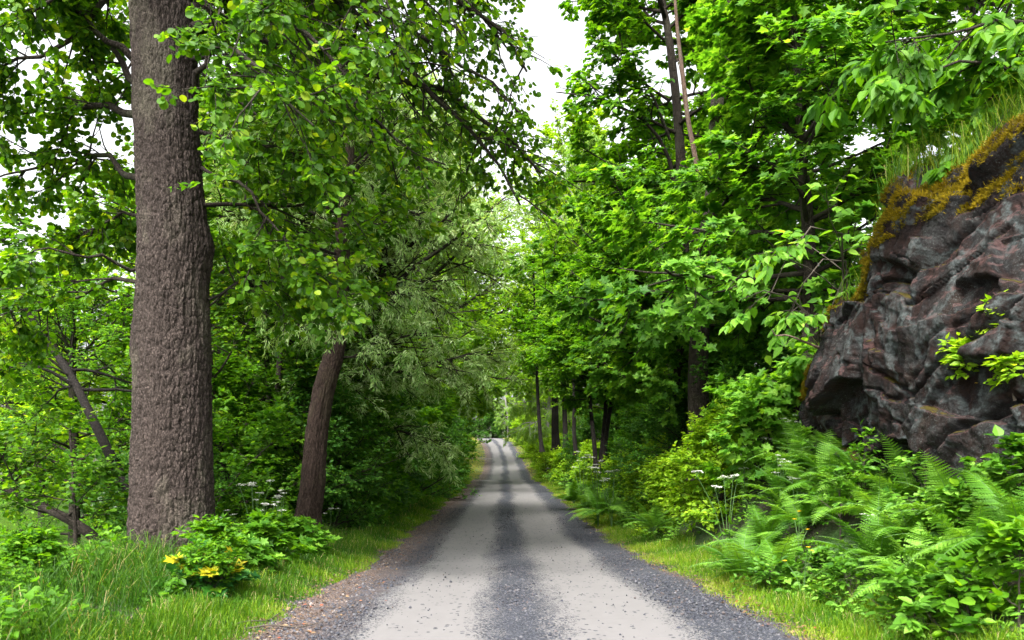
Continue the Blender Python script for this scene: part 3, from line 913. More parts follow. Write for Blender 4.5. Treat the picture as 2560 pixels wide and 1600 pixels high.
# ---------------------------------------------------------------- right side trees
b4 = gb(3.85, 16.2)
tp = [PX(699, 480, 16.2), PX(699, 430, 16.2), PX(698, 380, 16.2), PX(700, 330, 16.2), PX(706, 250, 16.2), PX(713, 190, 16.2), PX(716, 156, 16.2), PX(716, 130, 16.2), PX(720, 70, 16.4), PX(725, 10, 16.6), PX(728, -60, 17), PX(730, -140, 17)]
tree("maple_tree", "tree", "big maple with dark forked trunk and layered bright lobed leaves left of the rock", b4, 12, .24, 3.6, 'maple', .17, 'maple', 'bark',
     n=(42, 10, 8, 8), t0=.22, elev=(-8, 45), flat=.3, droop=.18, seed=61, tp=np.array(tp) - b4, outw=.75, nn=.3, sides=20, up=(.15, 0, -.05), bias=(0, -.35, 0), r1=.3,
     cull=lambda w: ((w[:, 0] < 3.9) & (w[:, 2] > 6.9)) | ((w[:, 0] > 3.8) & (w[:, 0] < 4.75) & (w[:, 1] < 16.5) & (w[:, 2] > 7.2) & (w[:, 2] < 8.8)) | ((w[:, 0] > 3.2) & (w[:, 0] < 4.2) & (w[:, 1] < 16.2) & (w[:, 2] < 4.1)),
     limbs=[(lim((716, 150, 16.2), (726, 130, 16), (738, 108, 15.8), (752, 80, 15.5), (770, 40, 15.2)), .12)])
b5 = gb(5.2, 13.6)
tree("maple_tree", "tree", "leafy maple filling the space above the mossy left end of the rock", b5, 8.8, .17, 3.0, 'maple', .155, 'maple', 'bark',
     n=(42, 10, 8, 8), t0=.12, elev=(-5, 50), flat=.3, droop=.2, seed=62, outw=.7, nn=.3, up=(.15, 0, -.05), lean=(-.5, -.3), cull=lambda w: (w[:, 0] < 3.45) & ((w[:, 2] < 4.3) | (w[:, 2] > 6.4)))
b6 = gb(4.1, 19.0)
tree("maple_tree", "tree", "lower maple whose pale green lobed leaves spread over the right roadside", b6, 7.6, .13, 2.8, 'maple', .16, 'maple', 'bark',
     n=(40, 10, 8, 8), t0=.36, elev=(-4, 45), flat=.3, droop=.2, seed=63, outw=.75, nn=.3, up=(.15, 0, -.05), bias=(-.35, -.2, 0), cull=lambda w: w[:, 2] > 7.6)
# the tree with big pointed leaves and the arching limb against the sky
b7 = gb(4.35, 20.5)
tp = [PX(686, 470, 20.5), PX(684, 400, 20.5), PX(683, 300, 20.5), PX(679, 200, 20.5), PX(681, 172, 20.5), PX(678, 119, 20.5), PX(674, 79, 20.5), PX(667, 26, 20.5), PX(662, 0, 20.5), PX(655, -70, 20.5), PX(650, -160, 20.5)]
tree("linden_tree", "tree", "straight dark linden with big pointed leaves reaching toward the sky gap", b7, 14, .20, 3.4, 'heart', .155, 'linden', 'bark', cull=lambda w: ((w[:, 0] < 1.45) & (w[:, 2] > 9.8)) | ((np.abs(w[:, 0] - 4.2 + (w[:, 2] - 8.6) * .1) < .42) & (w[:, 1] < 20.4) & (w[:, 2] > 8.4)),
     n=(60, 10, 8, 8), t0=.40, elev=(-5, 45), flat=.35, droop=.25, seed=64, tp=np.array(tp) - b7, bias=(-.35, -.1, 0), r1=.4, sides=16, up=(.1, -.05, -.1),
     limbs=[(lim((674, 182, 20.4), (667, 152, 20.2), (659, 138, 20), (646, 122, 19.8), (619, 107, 19.6), (593, 97, 19.4), (556, 92, 19.2)), .055),
            (lim((672, 230, 20.4), (645, 196, 20), (626, 176, 19.7), (606, 162, 19.4), (580, 146, 19.2)), .045),
            (lim((668, 100, 20.4), (640, 80, 20), (618, 58, 19.7), (602, 46, 19.4), (590, 44, 19.2)), .04),
            (lim((664, 40, 20.4), (635, 15, 20), (615, 5, 19.7), (600, 10, 19.4)), .04),
            (lim((670, 140, 20.4), (650, 90, 20), (626, 55, 19.7), (610, 0, 19.5)), .04)])
dp = lim((698, 185, 19), (697, 170, 19), (693, 146, 19), (687, 113, 19), (684, 85, 19), (680, 53, 19), (677, 26, 19), (675, 0, 19), (672, -30, 19))
bd = np.array([dp[0][0], dp[0][1], G(dp[0][0], dp[0][1])])
dr = thing("dead_tree", "bare pale dead stem leaning beside the straight dark linden trunk", "tree", bd)
full = np.array([bd + [.25, .1, -.1], bd + [.2, .05, 2.5]] + dp) - bd
trunk_mesh("trunk", full, [.085, .075, .065, .06, .055, .045, .03], M['bark_dead'], dr, 5, sides=14, K=60, flare=.3, rough=.09)
for bp_ in (lim((687, 116, 19), (684, 105, 19.0), (683, 92, 18.9), (680, 70, 18.9), (676, 55, 18.8)), lim((693, 150, 19), (704, 168, 19.0), (716, 158, 18.9), (722, 150, 18.9), (731, 149, 18.8))):
    V_, F_ = tubes(resample(np.array(bp_) - bd, 8)[None], np.linspace(.022, .008, 8)[None], 6)
    mesh("branch", V_, F_, 4, M['bark_dead'], smooth=True, parent=dr)

# weeping birch far behind the sky gap
proto('birch', 0, "birch_tree", LT, "pale weeping birch showing below the patch of open sky", gb(5.6, 52), 21.5, .2, 5.0, 'lance', .32, 'birch', 'bark_white',
      n=(44, 11, 10, 11), t0=.16, elev=(20, 65), flat=1, droop=.8, seed=65, up=(-.1, -1.2, -1.6), nn=.6)
place('birch', 3.4, 75, .92, 2, "second pale weeping birch, farther off and lower beside the sky gap")
place('birch', -.8, 152, .9, 4, "distant birch whose white trunk stands at the end of the road")

proto('rtree', 0, "woodland_tree", LT, "tall tree on the right bank behind the big maple", gb(8.6, 25), 12.5, .24, 3.8, 'quad', .14, 'linden', 'bark',
      n=(42, 10, 9, 9), t0=.14, elev=(-5, 60), seed=71, group=GR)
for i, (k, x, y, s_, r_, lb) in enumerate([
    ('rtree', 10.5, 18, .95, 1, "dark tree on the hill above the mossy rock"),
    ('arch', 6.2, 31, .72, 1, "tree on the right bank behind the slender trunks"),
    ('arch', 5.2, 42, .82, 2, "tree arching from the right just before the dip"),
    ('far', 10.5, 40, .70, 3, "tree in the right wood, back row"),
    ('archb', 5.6, 60, .95, 2, "bright tree arching over the right side of the road past the dip"),
    ('archb', 9.0, 88, 1.1, 5, "bright tree on the right side of the far rise"),
    ('archb', 8.0, 112, 1.0, 5, "dark tree overhanging the top of the far rise"),
    ('archb', 5.0, 76, .95, 4, "tall bright tree right of the road closing the foot of the sky gap"),
    ('lime', 5.6, 128, 1.1, 3, "bright tree on the right of the last bend"),
    ('far', 14, 56, 1.2, 4, "tree in the right wood behind the birch"),
    ('far', 12, 78, 1.2, 1, "tree in the right wood on the far rise"),
    ('lime', 13, 104, 1.4, 1.5, "pale tree high in the right wood near the bend"),
]):
    place(k, x, y, s_, r_, lb, group=GR)
GE = "trees closing the view behind the last bend"
for i, (k, x, y, s_, r_, lb) in enumerate([
    ('oak', -3.8, 160, 1.15, 1, "dark tree exactly at the end of the road"),
    ('far', -8.5, 165, 1.2, 2, "tree behind the last bend, left of the road's end"),
    ('far', -15, 160, 1.2, 3, "tree behind the last bend where the road leaves leftward"),
    ('far', 2.5, 165, 1.3, 5, "tree behind the last bend, right of the road's end"),
    ('lime', 9, 150, 1.5, 2.5, "pale tree behind the last bend on the right"),
    ('oak', -6.4, 156, .8, 4, "small dark tree left of the road's end"),
    ('archb', -1.0, 172, 1.5, 3, "tall bright tree rising behind the road's end"),
    ('archb', -19, 160, 1.3, 3.3, "tall bright tree inside the last bend"),
    ('lime', 5.0, 147, 1.2, 1.3, "bright tree at the right corner of the road's end"),
    ('far', -27, 165, 1.4, 1, "tree behind the last bend, far left"),
    ('far', 20, 165, 1.4, 4, "tree behind the last bend, far right"),
]):
    place(k, x, y, s_, r_, lb, group=GE)
for i, (x, y, s_, lb) in enumerate([(-4.5, 156, 1.6, "dark bush closing the road's end, left half"), (-1.2, 157, 1.8, "dark bush closing the road's end, right half"),
                                    (-8.5, 155, 1.5, "dark bush behind the outside of the last bend"), (2.2, 150, 1.7, "dark bush at the right corner of the last bend"), (-13, 156, 1.7, "dark bush where the road vanishes leftward")]):
    place('shrub', x, y, s_, i * 1.3, lb, group="bushes closing the view behind the last bend")

# slender trunks right of the road
GT = "slender trunks along the right roadside"
KW = dict(bark='bark_dark', leaf='quad', size=.16, lm='linden', n=(20, 8, 7, 8), t0=.34, R=2.2, flat=.4, elev=(0, 50))
stem_tree("slender_tree", "slim trunk at the verge, nearest the road's far bend", lim((542, 452, 44), (540, 430, 44), (538, 400, 44), (536, 340, 44), (533, 260, 44)), .12, GT, seed=81, **KW)
stem_tree("slender_tree", "thick dark trunk behind the slim verge trunk", lim((556, 450, 46), (555, 420, 46), (555, 390, 46), (556, 330, 46), (553, 240, 46)), .23, GT, seed=82, **KW)
stem_tree("slender_tree", "second thick dark trunk, right of the first one by the verge", lim((566, 448, 42), (565, 420, 42), (564, 390, 42), (566, 330, 42), (569, 260, 42)), .15, GT, seed=83, **KW)
stem_tree("slender_tree", "slim greyish trunk with reddish broken foot", lim((576, 455, 34), (574, 430, 34), (574, 400, 34), (573, 340, 34), (570, 270, 34)), .10, GT, seed=84, **KW)
stem_tree("slender_tree", "left stem of the three that fan out from one dark foot", lim((596, 468, 27), (594, 440, 27), (590, 400, 27), (588, 350, 27), (582, 280, 27)), .085, GT, seed=85, **KW)
stem_tree("slender_tree", "middle stem of the three that fan out from one dark foot", lim((600, 468, 27.3), (603, 440, 27.3), (606, 400, 27.3), (607, 350, 27.3), (608, 280, 27.3)), .10, GT, seed=86, **KW)
stem_tree("slender_tree", "right stem of the three that fan out from one dark foot", lim((603, 468, 27), (607, 430, 27), (613, 390, 27), (618, 350, 27), (630, 290, 27)), .09, GT, seed=87, **KW)
stem_tree("slender_tree", "shaded trunk behind the big maple, nearer the rock", lim((790, 420, 19), (792, 380, 19), (798, 340, 19), (806, 290, 19), (815, 220, 19)), .2, GT, seed=88, leaf='maple', size=.16, lm='maple', n=(16, 8, 7, 7), t0=.3, R=2.4, flat=.35)

# dark overhanging tree with big leaves in the top right corner
bo = gb(8.2, 10.8)
tp = [bo + [0, 0, -.2], bo + [0, -.2, 2], bo + [-.1, -.3, 4.5], bo + [-.2, -.4, 7], bo + [-.3, -.4, 9]]
tree("overhanging_tree", "tree", "shady tree on top of the rock with big pointed leaves hanging in from the corner", bo, 9, .2, 3.6, 'ovate', .19, 'linden', 'bark',
     n=(30, 9, 8, 7), t0=.2, elev=(0, 50), flat=.6, droop=.55, seed=91, tp=np.array(tp) - bo, up=(-.15, -.3, -.4), nn=.45, side=45,
     limbs=[(lim((1060, 30, 9.5), (1000, 20, 9), (960, 32, 8.7), (915, 38, 8.5), (885, 42, 8.4)), .03),
            (lim((1080, 120, 9), (1030, 100, 8.6), (1000, 120, 8.4), (985, 160, 8.3), (975, 190, 8.3)), .025),
            (lim((1080, 60, 9.3), (1010, 70, 8.8), (970, 60, 8.5), (930, 72, 8.4), (900, 95, 8.3)), .03)])

# sapling with arching twigs of big leaves beside the rock
bs = gb(4.45, 12.2)
tree("arching_sapling", "tree", "arching sapling with large smooth bright leaves against the rock's left end", bs, 1.9, .04, 1.0, 'ovate', .17, 'maple', 'twig',
     n=(8, 5, 4, 6), t0=.3, elev=(20, 70), flat=.5, droop=.45, seed=92, up=(-.1, -.5, -.6), tw_min=.25,
     limbs=[(lim((835, 400, 11.8), (838, 330, 11.4), (845, 260, 11), (838, 228, 10.8), (815, 226, 10.7), (785, 262, 10.6), (768, 300, 10.5)), .022),
            (lim((835, 400, 11.8), (842, 340, 11.4), (850, 280, 11.1), (840, 255, 11), (818, 262, 10.8), (800, 290, 10.7), (790, 315, 10.6)), .02),
            (lim((830, 400, 11.4), (820, 340, 10.9), (800, 305, 10.6), (770, 290, 10.5), (740, 300, 10.4)), .02)])
# bare grey curved branch at the rock's foot
pb = lim((833, 352, 10.6), (820, 348, 10.4), (800, 340, 10.2), (785, 335, 10.1), (776, 336, 10.05), (772, 330, 10))
V_, F_ = tubes(resample(np.array(pb), 16)[None], np.linspace(.022, .008, 16)[None], 8)
tag(mesh("dead_branch", V_, F_, 4, M['bark_dead'], smooth=True), "bare pale crooked branch sticking out from the rock's left foot", "branch")

# right understorey
GU = "shrubs crowding the right verge"
proto('bshrub', 0, "verge_shrub", "shrub", "yellow-green shrub with small bright leaves in front of the maple trunk", gb(3.6, 13.6), 1.5, .04, 1.0, 'ovate', .085, 'bright', 'bark',
      n=(30, 8, 7, 9), t0=.03, elev=(0, 75), prof=prof_bush, seed=101, group=GU, sides=8)
proto('msap', 0, "verge_shrub", "shrub", "round maple sapling with lobed leaves behind the lowest fern clump", gb(4.0, 12.2), 1.3, .035, 1.05, 'maple', .13, 'maple', 'bark',
      n=(22, 7, 5, 7), t0=.05, elev=(0, 70), prof=prof_bush, seed=102, group=GU, sides=8, flat=.4, outw=.8)
for i, (k, x, y, s_, r_, lb) in enumerate([
    ('bshrub', 3.4, 16.6, .85, 2, "yellow-green shrub second from the fern clump"),
    ('shrub', 3.9, 18.2, .68, 1, "dark low shrub under the slender triple trunk"),
    ('bshrub', 3.9, 20.5, 1.1, 4, "bright bush with white flowers beside the right verge"),
    ('bshrub', 3.7, 25.5, 1.0, 3, "bright bush right of the road, third from the white-flowered one"),
    ('shrub', 4.1, 23.5, .78, 4, "dark bush sheltering small ferns on the right verge"),
    ('msap', 3.8, 28.5, 1.2, 2, "maple bush right of the road below the slim trunks"),
    ('bshrub', 3.5, 33, 1.25, 5, "bright bush at the foot of the thick dark trunks"),
    ('shrub', 3.9, 38, .9, 2, "dark bush right of the road before the dip"),
    ('bshrub', 3.4, 44, 1.35, 1, "bright bush at the foot of the slim verge trunk"),
    ('bshrub', 3.6, 52, 1.6, 2, "bright bush right of the road at the dip"),
    ('bshrub', 3.6, 66, 2.0, 3, "pale bush right of the road just past the dip"),
    ('bshrub', 3.4, 82, 2.3, 4, "pale bush halfway up the far rise on the right"),
    ('bshrub', 2.9, 100, 2.3, 5, "pale bush near the top of the far rise on the right"),
    ('bshrub', 2.0, 120, 2.4, 1, "pale bush at the last bend on the right"),
    ('bshrub', 5.2, 92, 2.4, 2, "tall pale bush behind those on the far rise"),
    ('msap', 5.4, 11.0, 1.0, 4, "dark leafy maple bush just left of the rock's foot"),
    ('shrub', 5.0, 14.8, .85, 4.4, "dark shrub in the deep shade behind the maple trunk"),
    ('shrub', 6.6, 16.5, 1.0, 2.4, "dark shrub in the deep shade behind the rock's end"),
    ('shrub', 5.4, 19.5, .95, 1.4, "dark shrub in the shade right of the triple trunk"),
    ('shrub', 6.0, 26, 1.1, 3.4, "dark shrub in the shade behind the slender trunks"),
    ('hazel', 6.2, 33, 1.1, 3.9, "leafy shrub in the right wood behind the thick trunks"),
    ('shrub', 6.4, 42, 1.2, 2.9, "dark shrub in the right wood before the dip"),
    ('hazel', 6.8, 52, 1.4, .9, "leafy shrub in the right wood at the dip"),
]):
    place(k, x, y, s_, r_, lb, group=GU)

# ---------------------------------------------------------------- the rock
top = [(806, 400, 12.5), (812, 385, 11.4), (820, 352, 11.0), (838, 318, 10.6), (856, 290, 10.3), (872, 262, 10.0), (888, 228, 9.6), (910, 203, 9.2), (940, 182, 8.8), (980, 162, 8.3), (1024, 140, 7.8), (1110, 100, 7.0), (1250, 60, 6.0), (1500, 0, 5)]
bot = [(812, 450, 12.5), (822, 440, 11.6), (838, 455, 10.8), (855, 480, 10.0), (872, 500, 9.6), (890, 515, 9.1), (905, 530, 8.6), (930, 550, 8.1), (960, 570, 7.6), (1000, 590, 7.0), (1050, 620, 6.4), (1150, 660, 5.6), (1300, 740, 4.8), (1700, 900, 4.0)]
NU, NV = 420, 330
Tc = resample([PX(*p) for p in top], NU)
Bc = resample([PX(*p) for p in bot], NU)
v = np.linspace(0, 1, 240)
S = Tc[:, None] * (1 - v)[None, :, None] + Bc[:, None] * v[None, :, None]
tv = nrm(np.gradient(S, axis=0)); bv = nrm(np.gradient(S, axis=1))
nv = nrm(np.cross(tv, bv))
if nv[:, :, 1].mean() > 0: nv = -nv
uu = np.linspace(0, 1, NU)[:, None]
bulge = np.sin(np.pi * np.clip(v, 0, 1)) ** .8 * .22
S = S + nv * (bulge[None, :, None] * np.ones((NU, 1, 1)))
# plateau behind the rim
back = []
nb = NV - 240
for k in range(nb, 0, -1):
    f = k / nb
    Q = Tc + np.stack([f * 3.2 + 0 * uu[:, 0], f * 1.6 + 0 * uu[:, 0], .22 * np.sin(np.pi * min(f * 2.0, 1)) - .4 * f ** 2 + 0 * uu[:, 0]], -1)
    back.append(Q)
S = np.concatenate([np.stack(back, 1), S], 1)
def ridged(p, o, s):
    r, a = 0, 1
    for k in range(o):
        r = r + a * (1 - np.abs(vnoise(p, s + k)) * 2)
        p = p * 2.1 + 3.3; a *= .5
    return r
tv = nrm(np.gradient(S, axis=0)); bv = nrm(np.gradient(S, axis=1))
nv2 = nrm(np.cross(tv, bv)); nv2 = np.where((nv2[:, 240:, 1].mean() > 0), -nv2, nv2)
rot = np.array([[.8, .1, .6], [-.2, 1, .1], [-.6, -.1, .8]])
q = S @ rot.T
wrp = np.stack([vnoise(q * .9, 51), vnoise(q * .9, 52), vnoise(q * .9, 53)], -1) * .5
cells = np.floor((q + wrp) * [1.1, .8, 1.7])
q2 = S @ np.array([[.6, -.5, .6], [.7, .7, -.1], [-.4, .5, .8]]); c2_ = np.floor((q2 + wrp * .6) * [2.6, 2.1, 3.4]).astype(int)
blk = .35 * (hash3(c2_[..., 0], c2_[..., 1], c2_[..., 2], 15) - .5) + hash3(cells[..., 0].astype(int), cells[..., 1].astype(int), cells[..., 2].astype(int), 5) - .5
lo_ = (q + wrp) * [1.1, .8, 1.7] - cells - .5
ci_ = cells.astype(int)
facet = sum((hash3(ci_[..., 0], ci_[..., 1], ci_[..., 2], 200 + k_) - .5) * lo_[..., k_] for k_ in range(3))
# soften the block steps a little
for _ in range(1):
    blk[1:-1, 1:-1] = (blk[:-2, 1:-1] + blk[2:, 1:-1] + blk[1:-1, :-2] + blk[1:-1, 2:] + 2 * blk[1:-1, 1:-1]) / 6
cr_ = np.abs(vnoise(q * [1.3, 1.0, 2.2] + wrp * 1.5, 90)); cr2 = np.abs(vnoise(q * [3.1, 2.4, 4.4] + wrp * 3, 93))
disp = .46 * blk + .26 * facet + .10 * (fbm(q * .9 + wrp, 4, 60, .35)) - .16 * np.exp(-(cr_ / .06) ** 2) - .06 * np.exp(-(cr2 / .05) ** 2) + .02 * (ridged(q * 3.1 + wrp, 4, 70) - .6) + .02 * fbm(q * 7, 5, 80, .6)
fade = np.concatenate([np.linspace(.3, 1, nb), np.ones(240)])[None, :, None]
S = S + nv2 * disp[..., None] * fade * (.35 + .65 * sstep(uu, .02, .22))[..., None]
m, t = mat("dark_rock")
tc = N(t, "ShaderNodeTexCoord")
obj_ = tc.outputs['Object']
w = N(t, "ShaderNodeTexNoise", Scale=1.3, Detail=5.0); t.links.new(obj_, w.inputs['Vector'])
wv = mixc(t, .35, obj_, w.outputs['Color'], 'LINEAR_LIGHT')
a = noise(t, wv, 1.6, 8, .65); b1n = noise(t, wv, 4.5, 8, .7); fine = noise(t, obj_, 22, 8, .75)
col = ramp(t, a, [(.33, (.006, .004, .004)), (.43, (.030, .014, .010)), (.50, (.011, .009, .009)), (.57, (.045, .045, .044)), (.64, (.022, .013, .010)), (.74, (.09, .068, .055))])
col = mixc(t, ramp(t, b1n, [(.45, (0, 0, 0)), (.7, (1, 1, 1))]), col, (.034, .016, .011))
vn = N(t, "ShaderNodeTexNoise", Scale=1.1, Detail=6.0); t.links.new(wv, vn.inputs['Vector'])
vein = ramp(t, vn.outputs['Fac'], [(.47, (0, 0, 0)), (.5, (1, 1, 1)), (.54, (0, 0, 0))])
col = mixc(t, math_(t, 'MULTIPLY', vein, ramp(t, fine, [(.35, (0, 0, 0)), (.6, (.7, .7, .7))])), col, (.19, .235, .235))
col = mixc(t, math_(t, 'MULTIPLY', fine, .55), col, (.005, .005, .007))
spk = noise(t, obj_, 55, 4, .8)
col = mixc(t, math_(t, 'MULTIPLY', ramp(t, spk, [(.56, (0, 0, 0)), (.66, (.8, .8, .8))]), ramp(t, a, [(.45, (0, 0, 0)), (.6, (1, 1, 1))])), col, (.15, .17, .165))
geo = N(t, "ShaderNodeNewGeometry")
sz = N(t, "ShaderNodeSeparateXYZ"); t.links.new(geo.outputs['Normal'], sz.inputs[0])
mm = math_(t, 'ADD', sz.outputs[2], math_(t, 'MULTIPLY_ADD', b1n, 1.0, -.5))
mossf = ramp(t, mm, [(.80, (0, 0, 0)), (.9, (1, 1, 1))])
col = mixc(t, mossf, col, mixc(t, fine, (.03, .025, .003), (.12, .09, .006)))
pink = ramp(t, mm, [(.45, (0, 0, 0)), (.6, (.7, .7, .7)), (.72, (0, 0, 0))])
col = mixc(t, math_(t, 'MULTIPLY', pink, a), col, (.20, .10, .095))
p = N(t, "ShaderNodeBsdfPrincipled", Roughness=.88)
p.inputs["Specular IOR Level"].default_value = .2
t.links.new(col, p.inputs['Base Color'])
lich = N(t, "ShaderNodeTexVoronoi", Scale=9.0); t.links.new(wv, lich.inputs['Vector'])
b = N(t, "ShaderNodeBump", Strength=1.0, Distance=.09)
t.links.new(math_(t, 'ADD', math_(t, 'ADD', fine, math_(t, 'MULTIPLY', lich.outputs['Distance'], .5)), b1n), b.inputs['Height']); t.links.new(b.outputs[0], p.inputs['Normal'])
o = N(t, "ShaderNodeOutputMaterial"); t.links.new(p.outputs[0], o.inputs[0])
rock = mesh("rock_outcrop", S, gridfaces(NU, S.shape[1]), 4, m, smooth=True)
tag(rock, "great dark reddish-grey rock face with mossy rim rising at the right edge", "rock")
# moss cushions: tiny tufts where the rock faces up
rng = np.random.default_rng(77)
Nrm = nrm(np.cross(np.gradient(S, axis=0), np.gradient(S, axis=1)))
if Nrm[..., 2].mean() < 0: Nrm = -Nrm
fl = S.reshape(-1, 3); fn = Nrm.reshape(-1, 3)
rim = np.zeros(S.shape[:2]); rim[:, nb - 34:nb + 34] = 1
mask = (fn[:, 2] + .22 * fbm(fl * 2.2, 3, 31) + 1.2 * (rim.ravel() - 1) > .02) & (fl[:, 1] > 5.5) & (fl[:, 0] < 7.5)
ids = np.flatnonzero(mask)
ids = rng.choice(ids, min(150000, len(ids) * 8))
pos = fl[ids] + rng.normal(0, .012, (len(ids), 3))
X = fn[ids] + rng.normal(0, .45, (len(ids), 3))
tone = np.clip(.5 + .35 * fbm(fl[ids] * 3, 3, 8) + rng.normal(0, .15, len(ids)), 0, 1)
V_, p_, s_, t_ = scatter('lance', pos, X, rng.normal(0, 1, (len(ids), 3)), rng.uniform(.03, .065, len(ids)), tone)
V0m = V_
ms = mesh("moss", V_, p_, s_, M['moss'], tone=t_)
kind(ms, 'stuff'); ms['label'] = "golden green moss covering the rim of the rock"; ms['category'] = "moss"

# ---------------------------------------------------------------- grass
def blades(px, py, h, w, lean, tone, rng, z=None, bend=None):
    n = len(px)
    z = ground(px, py) if z is None else z
    az = rng.uniform(0, 2 * np.pi, n)
    wd = np.stack([np.cos(az), np.sin(az), 0 * az], -1)
    la = rng.uniform(0, 2 * np.pi, n)
    ld = np.stack([np.cos(la), np.sin(la), 0 * la], -1) * (lean * rng.uniform(.2, 1.2, n))[:, None]
    base = np.stack([px, py, z - .02], -1)
    up = np.array([0, 0, 1.])
    hs_ = h[:, None]
    p1 = base + hs_ * (.5 * up + .18 * ld)
    p2 = base + hs_ * (.85 * up + .55 * ld)
    p3 = base + hs_ * (1.0 * up * (1 - .25 * np.minimum(lean, 1))[:, None] + 1.0 * ld)
    ww = wd * w[:, None]
    V_ = np.stack([base - ww, base + ww, p1 + ww * .8, p1 - ww * .8, p2 + ww * .5, p2 - ww * .5, p3], 1).reshape(-1, 3)
    f = np.array([0, 1, 2, 3, 3, 2, 4, 5, 5, 4, 6])
    P_ = (f[None] + (np.arange(n) * 7)[:, None]).ravel()
    tone = np.where(rng.uniform(0, 1, n) < .05, 1.0, np.minimum(tone, .93))
    return V_, P_, np.tile([4, 4, 3], n), np.repeat(tone, 7)

def verge(side, n, y0, y1, d0, d1, h0, h1, seed, tb=.6, pw=1.6):
    rng = np.random.default_rng(seed)
    y = y0 + (y1 - y0) * rng.uniform(0, 1, n) ** pw
    u = rng.uniform(0, 1, n)
    d = d0 + (d1 - d0) * u
    e = .14 * vnoise(np.stack([y * .9, y * 0, y * 0 + side], -1), 91) + .10 * vnoise(np.stack([y * 3.1, y * 0, y * 0 + side], -1), 92)
    x = roadc(y) + side * (d + e)
    dens = vnoise(np.stack([x * 2.2, y * 1.6, 0 * x], -1), 17)
    keep = (dens + 1.05 * (u - .08) * 3 > rng.uniform(-.7, .5, n))
    x, y, u, dens = x[keep], y[keep], u[keep], dens[keep]
    sc = np.clip(y / 14, 1, 3.2)
    h = (h0 + (h1 - h0) * u) * rng.uniform(.5, 1.3, len(x)) * (1 + .35 * dens)
    tone = np.clip(tb + .22 * dens + rng.normal(0, .13, len(x)) - .25 * u, 0, 1)
    return blades(x, y, h, .0035 * sc, np.full(len(x), .55), tone, rng)
G1 = verge(-1, 95000, 4.5, 60, 2.12, 3.05, .06, .24, 201, tb=.5)
G2 = verge(1, 110000, 4.5, 60, 2.12, 3.2, .06, .20, 202, tb=.7)
G3 = verge(-1, 26000, 60, 150, 2.2, 5.2, .10, .3, 203, tb=.95, pw=1)
G4 = verge(1, 26000, 60, 150, 2.2, 5.2, .10, .3, 204, tb=.95, pw=1)
V_, p_, s_, t_ = merge(G1, G2, G3, G4)
gr = mesh("verge_grass", V_, p_, s_, M['grass'], tone=t_)
kind(gr, 'stuff'); gr['label'] = "short bright green grass along both edges of the road"; gr['category'] = "grass"
rng = np.random.default_rng(205)
n = 90000
x = rng.uniform(-9.5, -2.3, n); y = rng.uniform(4.3, 16, n)
dl = -(x - roadc(y))
cl = fbm(np.stack([x * .9, y * .9, 0 * x], -1), 3, 41)
keep = (dl > 2.5 + .25 * cl) & (cl + .45 > rng.uniform(-.2, .9, n)) & (np.hypot(x - bx, y - by) > .52)
x, y, dl, cl = x[keep], y[keep], dl[keep], cl[keep]
hh = np.clip((dl - 2.3) * .30, .09, .33) * (1 - .6 * sstep(dl, 4.6, 6.2)) * rng.uniform(.45, 1.35, len(x)) * (1 + .3 * cl)
tone = np.clip(.12 + .3 * cl + rng.normal(0, .15, len(x)) + .38 * sstep(-dl, -3.1, -2.7), 0, 1)
V_, p_, s_, t_ = blades(x, y, hh, np.full(len(x), .0038), np.full(len(x), .85), tone, rng)
gr = mesh("tall_grass", V_, p_, s_, M['grass'], tone=t_)
kind(gr, 'stuff'); gr['label'] = "tall soft grass around the foot of the massive tree"; gr['category'] = "grass"
# grass on the rock rim
n = 12000
u_ = rng.uniform(0, 1, n)
ii = (np.interp(u_, [0, .3, 1], [.05, .38, .72]) * (NU - 1)).astype(int)
jj = rng.integers(nb - 34, nb - 3, n)
pp = S[ii, jj] + rng.normal(0, .03, (n, 3)) * [1, 1, 0]
hgt = rng.uniform(.15, .62, n)
V_, p_, s_, t_ = blades(pp[:, 0], pp[:, 1], hgt, np.full(n, .004), np.full(n, .6), np.clip(rng.normal(.6, .2, n), 0, 1), rng, z=pp[:, 2])
gr = mesh("rim_grass", V_, p_, s_, M['grass'], tone=t_)
kind(gr, 'stuff'); gr['label'] = "wispy pale grass growing on top of the rock"; gr['category'] = "grass"

# ---------------------------------------------------------------- leafy ground cover
def cover(n, xr, yr, cond, hmax, size, tmpl, seed, tb=.5, zf=None):
    rng = np.random.default_rng(seed)
    x = rng.uniform(*xr, n); y = yr[0] + (yr[1] - yr[0]) * rng.uniform(0, 1, n) ** 1.5
    d = x - roadc(y)
    cl = fbm(np.stack([x * 1.3, y * 1.1, 0 * x], -1), 3, 45)
    k = cond(x, y, d, cl) & (cl + .45 > rng.uniform(-.2, .6, n))
    x, y, cl, d = x[k], y[k], cl[k], d[k]
    h = hmax * np.clip(.45 + .9 * cl, .12, 1.3) * rng.uniform(.25, 1, len(x)) * np.clip((np.abs(d) - 2.55) / .7, .15, 1)
    pos = np.stack([x, y, ground(x, y) + h], -1)
    a = rng.uniform(0, 6.283, len(x))
    X = np.stack([np.cos(a), np.sin(a), rng.normal(-.1, .25, len(x))], -1)
    Nn = np.array([0, 0, 1.]) + rng.normal(0, .35, (len(x), 3)) + np.array([0, -.35, 0])
    sc = np.clip(y / 14, 1, 2.5)
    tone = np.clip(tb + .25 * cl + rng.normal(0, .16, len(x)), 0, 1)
    return scatter(tmpl, pos, X, Nn, size * rng.uniform(.6, 1.3, len(x)) * sc, tone)
A_ = cover(60000, (2.3, 8), (4.5, 30), lambda x, y, d, c: (d > 2.75 + .15 * c), .5, .06, 'ovate', 301, .6)
B_ = cover(40000, (2.3, 9), (20, 70), lambda x, y, d, c: (d > 2.9), .7, .08, 'quad', 302, .5)
